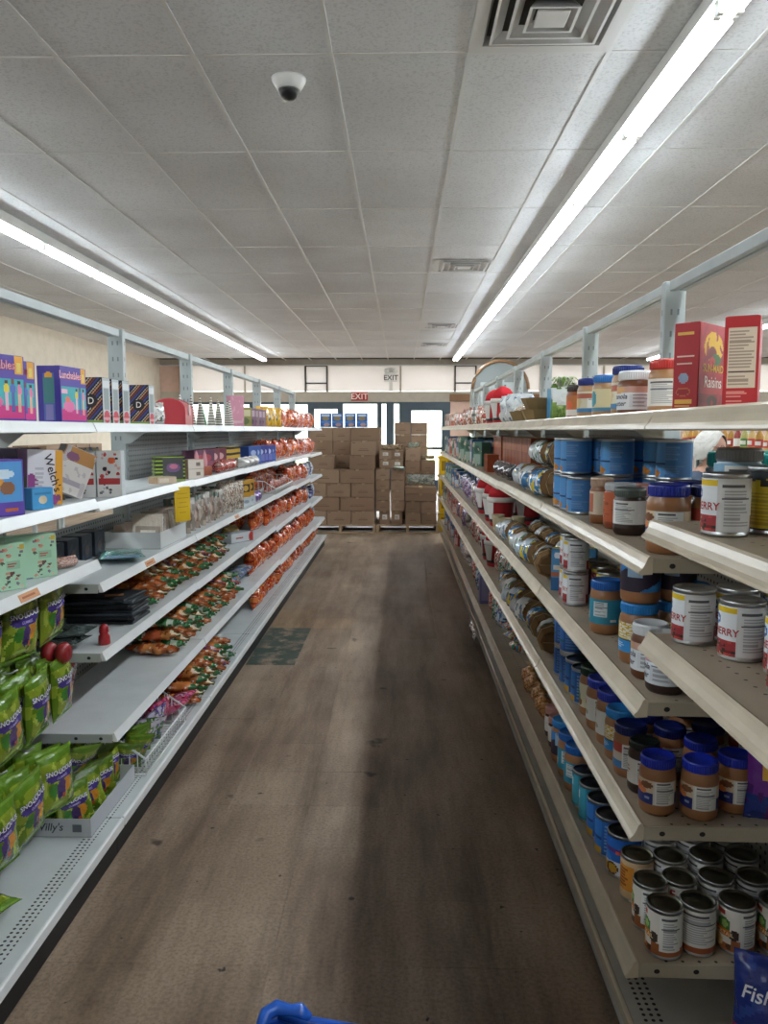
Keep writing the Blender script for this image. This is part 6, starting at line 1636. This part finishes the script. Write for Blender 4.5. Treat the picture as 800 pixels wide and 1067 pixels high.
# cartons on a low table along the plain wall
painted('table_top', '9c948a', 0.6)
for k, y in enumerate((5.2, 7.6, 10.0)):
    leg = PB().box(-.02, -.02, 0, .02, .02, .72).mesh('leg', 'grey_post')
    o = thing('display_table', 'low grey display table along the plain wall', 'table', [('table_top', PB().box(-.45, -.9, .72, .45, .9, .75, b=.004).mesh('table_top', 'table_top'))], (-4.4, y, 0), 0, 'display tables')
    for sx in (-1, 1):
        for sy in (-1, 1):
            link('leg', leg, o, (sx*.4, sy*.85, 0))
    for j in range(4):
        for lv in range(2):
            bcarton(-4.35, y-.66+.44*j, .751+lv*.26, .40, .40, .255, 'brown carton on the low display table by the plain wall', 'table cartons', mark=True)

# --- person with white hair in the next aisle
def person():
    root = link('person', None, None, (1.82, 4.75, 0), (0, 0, R(38)))
    tag(root, 'white haired person in a dark top with glasses standing in the next aisle', 'person')
    sk = [ # (name, x, y, z, radius, parent) facing local -Y
        (0, 0, .80, .125, None), (0, .005, .92, .12, 0), (0, .01, 1.05, .125, 1), (0, .01, 1.15, .11, 2), (0, .0, 1.21, .052, 3), (0, -.02, 1.255, .05, 4),
        (.085, 0, .74, .085, 0), (.09, -.01, .42, .055, 6), (.092, .01, .10, .038, 7), (.095, -.05, .045, .035, 8), (.098, -.13, .03, .028, 9),
        (-.085, 0, .74, .085, 0), (-.09, -.01, .42, .055, 11), (-.092, .01, .10, .038, 12), (-.095, -.05, .045, .035, 13), (-.098, -.13, .03, .028, 14),
        (.155, .01, 1.14, .055, 3), (.20, .02, .90, .04, 16), (.19, -.09, .70, .03, 17), (.185, -.13, .63, .026, 18),
        (-.155, .01, 1.14, .055, 3), (-.20, .02, .90, .04, 20), (-.19, -.09, .70, .03, 21), (-.185, -.13, .63, .026, 22)]
    for base, s in ((19, 1), (23, -1)):
        hx, hy, hz = sk[base][0], sk[base][1], sk[base][2]
        for f, (dx, dl) in enumerate(((-.018, .062), (-.006, .07), (.006, .066), (.017, .052))):
            i = len(sk)
            sk.append((hx + s*dx, hy-.025, hz-.035, .009, base)); sk.append((hx + s*dx*1.1, hy-.045, hz-.035-dl*.6, .0075, i))
        i = len(sk)
        sk.append((hx - s*.028, hy-.025, hz-.015, .010, base)); sk.append((hx - s*.034, hy-.05, hz-.045, .008, i))
    me = bpy.data.meshes.new('body')
    me.from_pydata([p[:3] for p in sk], [(i, p[4]) for i, p in enumerate(sk) if p[4] is not None], [])
    tmp = bpy.data.objects.new('body', me); COL.objects.link(tmp)
    md = tmp.modifiers.new('skin', 'SKIN'); md.use_smooth_shade = True
    for i, p in enumerate(sk):
        me.skin_vertices[0].data[i].radius = (p[3]*1.25 if i in (0, 1, 2, 3) else p[3], p[3])
    me.skin_vertices[0].data[0].use_root = True
    tmp.modifiers.new('sub', 'SUBSURF').levels = 1
    dg = bpy.context.evaluated_depsgraph_get()
    ev = bpy.data.meshes.new_from_object(tmp.evaluated_get(dg))
    bpy.data.objects.remove(tmp)
    ev.materials.clear(); ev.materials.append(MATS['matte'])
    at = ev.color_attributes.new('Col', 'FLOAT_COLOR', 'CORNER'); buf = []
    skin, top, trou, shoe = hexc('c49a86'), hexc('4a5566'), hexc('33363d'), hexc('222222')
    for pl in ev.polygons:
        z = pl.center.z; far = abs(pl.center.x) > .16
        c = shoe if z < .075 else trou if (z < .80 and not far) else skin if (z > 1.20 or (far and z < .72)) else top
        buf += [*c, 1.0]*len(pl.vertices)
    at.data.foreach_set('color', buf)
    link('body', ev, root)
    # head: shaped ellipsoid with nose, brow, chin
    HC_ = Vector((0, -.03, 1.335))
    h = PB()
    def P(u, v):
        th = 2*PI*u; ph = PI*v
        x = .070*math.sin(ph)*math.cos(th); y = .088*math.sin(ph)*math.sin(th); z = -.105*math.cos(ph)
        if z < 0: x *= 1 + z*2.2; y = y*(1 + z*1.2) - .012*(-z/.1)
        fr = max(0, -y/.088)
        y -= .022*math.exp(-((x/.013)**2 + ((z+.012)/.022)**2))*(1 if y < 0 else 0)
        y += .008*math.exp(-(((abs(x)-.028)/.016)**2 + ((z-.012)/.012)**2))*(1 if y < 0 else 0)
        y -= .006*math.exp(-((x/.024)**2 + ((z+.055)/.010)**2))*(1 if y < 0 else 0)
        return (HC_.x+x, HC_.y+y, HC_.z+z)
    h.grid(P, 40, 32, paint('c99f8c', ('e', .75, .24, .05, .012, 'a8605c')))
    link('head', h.mesh('head', 'matte'), root)
    ey = PB()
    for s in (-1, 1):
        ey.lathe([(.0, -.009), (.007, -.006), (.009, 0), (.007, .006), (0, .009)], 12, 'e8e4e0', mat=Matrix.Translation((s*.028, -.098, 1.347)))
        ey.lathe([(.0, -.004), (.004, 0), (0, .004)], 10, '3a3028', mat=Matrix.Translation((s*.028, -.106, 1.347)))
    link('eyes', ey.mesh('eyes', 'plastic'), root)
    er = PB()
    for s in (-1, 1):
        er.lathe([(.0, -.028), (.010, -.02), (.013, .01), (.008, .026), (0, .03)], 12, 'c0937f', mat=Matrix.Translation((s*.072, -.015, 1.335)) @ Matrix.Diagonal((.5, 1, 1, 1)))
    link('ears', er.mesh('ears', 'matte'), root)
    hr = PB()
    def H(u, v):
        th = 2*PI*u; ph = PI*(.0 + .66*v)
        cut = 1.0
        k = 1.14 + .05*noise.noise(Vector((math.cos(th)*4, math.sin(th)*4, v*7)))
        front = max(0, -math.sin(th))
        ph = PI*(.66 - .40*front**1.5)*v
        x = .072*k*math.sin(ph)*math.cos(th); y = .092*k*math.sin(ph)*math.sin(th)+.006; z = .108*k*math.cos(ph)
        return (HC_.x+x, HC_.y+y, HC_.z+z)
    hr.grid(H, 48, 24, paint('d8d5cf', ('m', 14, .2, 3, 'cbc7bf')), flip=True)
    link('hair', hr.mesh('hair', 'matte'), root)
    gl_ = PB()
    for s in (-1, 1):
        pts_ = [(s*.030+.020*math.cos(a), -.118, 1.346+.015*math.sin(a)) for a in [2*PI*i/14 for i in range(15)]]
        gl_.tube(pts_, .0018, 5, '7a2a28')
        gl_.tube([(s*.050, -.118, 1.350), (s*.074, -.06, 1.352), (s*.076, -.01, 1.348)], .0018, 5, '7a2a28')
    gl_.tube([(-.010, -.118, 1.348), (.010, -.118, 1.348)], .0018, 5, '7a2a28')
    link('glasses', gl_.mesh('glasses', 'plastic'), root)
person()

# --- blue shopping basket on the floor at the camera's feet
bk = PB(); 
W_, D_, H_ = .42, .28, .22
def ringpts(w, d, z, r=.04, n=6):
    out = []
    for cx, cy, a0 in ((w/2-r, d/2-r, 0), (-w/2+r, d/2-r, 90), (-w/2+r, -d/2+r, 180), (w/2-r, -d/2+r, 270)):
        for i in range(n+1):
            a = R(a0 + 90*i/n); out.append((cx+r*math.cos(a), cy+r*math.sin(a), z))
    return out
rings = [ringpts(W_*.84, D_*.84, .0), ringpts(W_*.86, D_*.86, .01), ringpts(W_*.97, D_*.97, H_*.85), ringpts(W_, D_, H_)]
nn = len(rings[0]); vs = [p for r_ in rings for p in r_]; fs = [tuple(range(nn))[::-1]]
for k in range(3):
    for i in range(nn):
        j = (i+1) % nn; fs.append((k*nn+i, k*nn+j, (k+1)*nn+j, (k+1)*nn+i))
bk.add(vs, fs, '1d4fa8', True)
rm = PB()
r1 = ringpts(W_, D_, H_); rm.tube(r1 + [r1[0]], .011, 8, '1f55b4')
grip = PB().tube([(-W_/2+.002, D_/2-.06, H_+.004), (-W_/2+.004, D_/2-.02, H_+.018), (-W_/2+.022, D_/2-.002, H_+.022), (-W_/2+.05, D_/2, H_+.018), (-W_/2+.07, D_/2+.002, H_+.020), (-W_/2+.092, D_/2, H_+.006)], [.012, .015, .016, .013, .016, .011], 8, '2a62c4')
hd = PB()
for s in (-1, 1):
    hd.tube([(-W_/2+.03, s*(D_/2-.01), H_+.008), (-W_/4, s*(D_/2-.03), H_+.016), (W_/4, s*(D_/2-.03), H_+.016), (W_/2-.03, s*(D_/2-.01), H_+.008)], .007, 6, '17408c')
thing('shopping_basket', 'blue plastic shopping basket standing on the aisle floor', 'basket', [('basket_body', bk.mesh('basket_body', 'plastic')), ('rim', rm.mesh('rim', 'plastic')), ('corner_grip', grip.mesh('corner_grip', 'plastic')), ('handle', hd.mesh('handle', 'plastic'))], (-.10, 1.36, .001), -11)
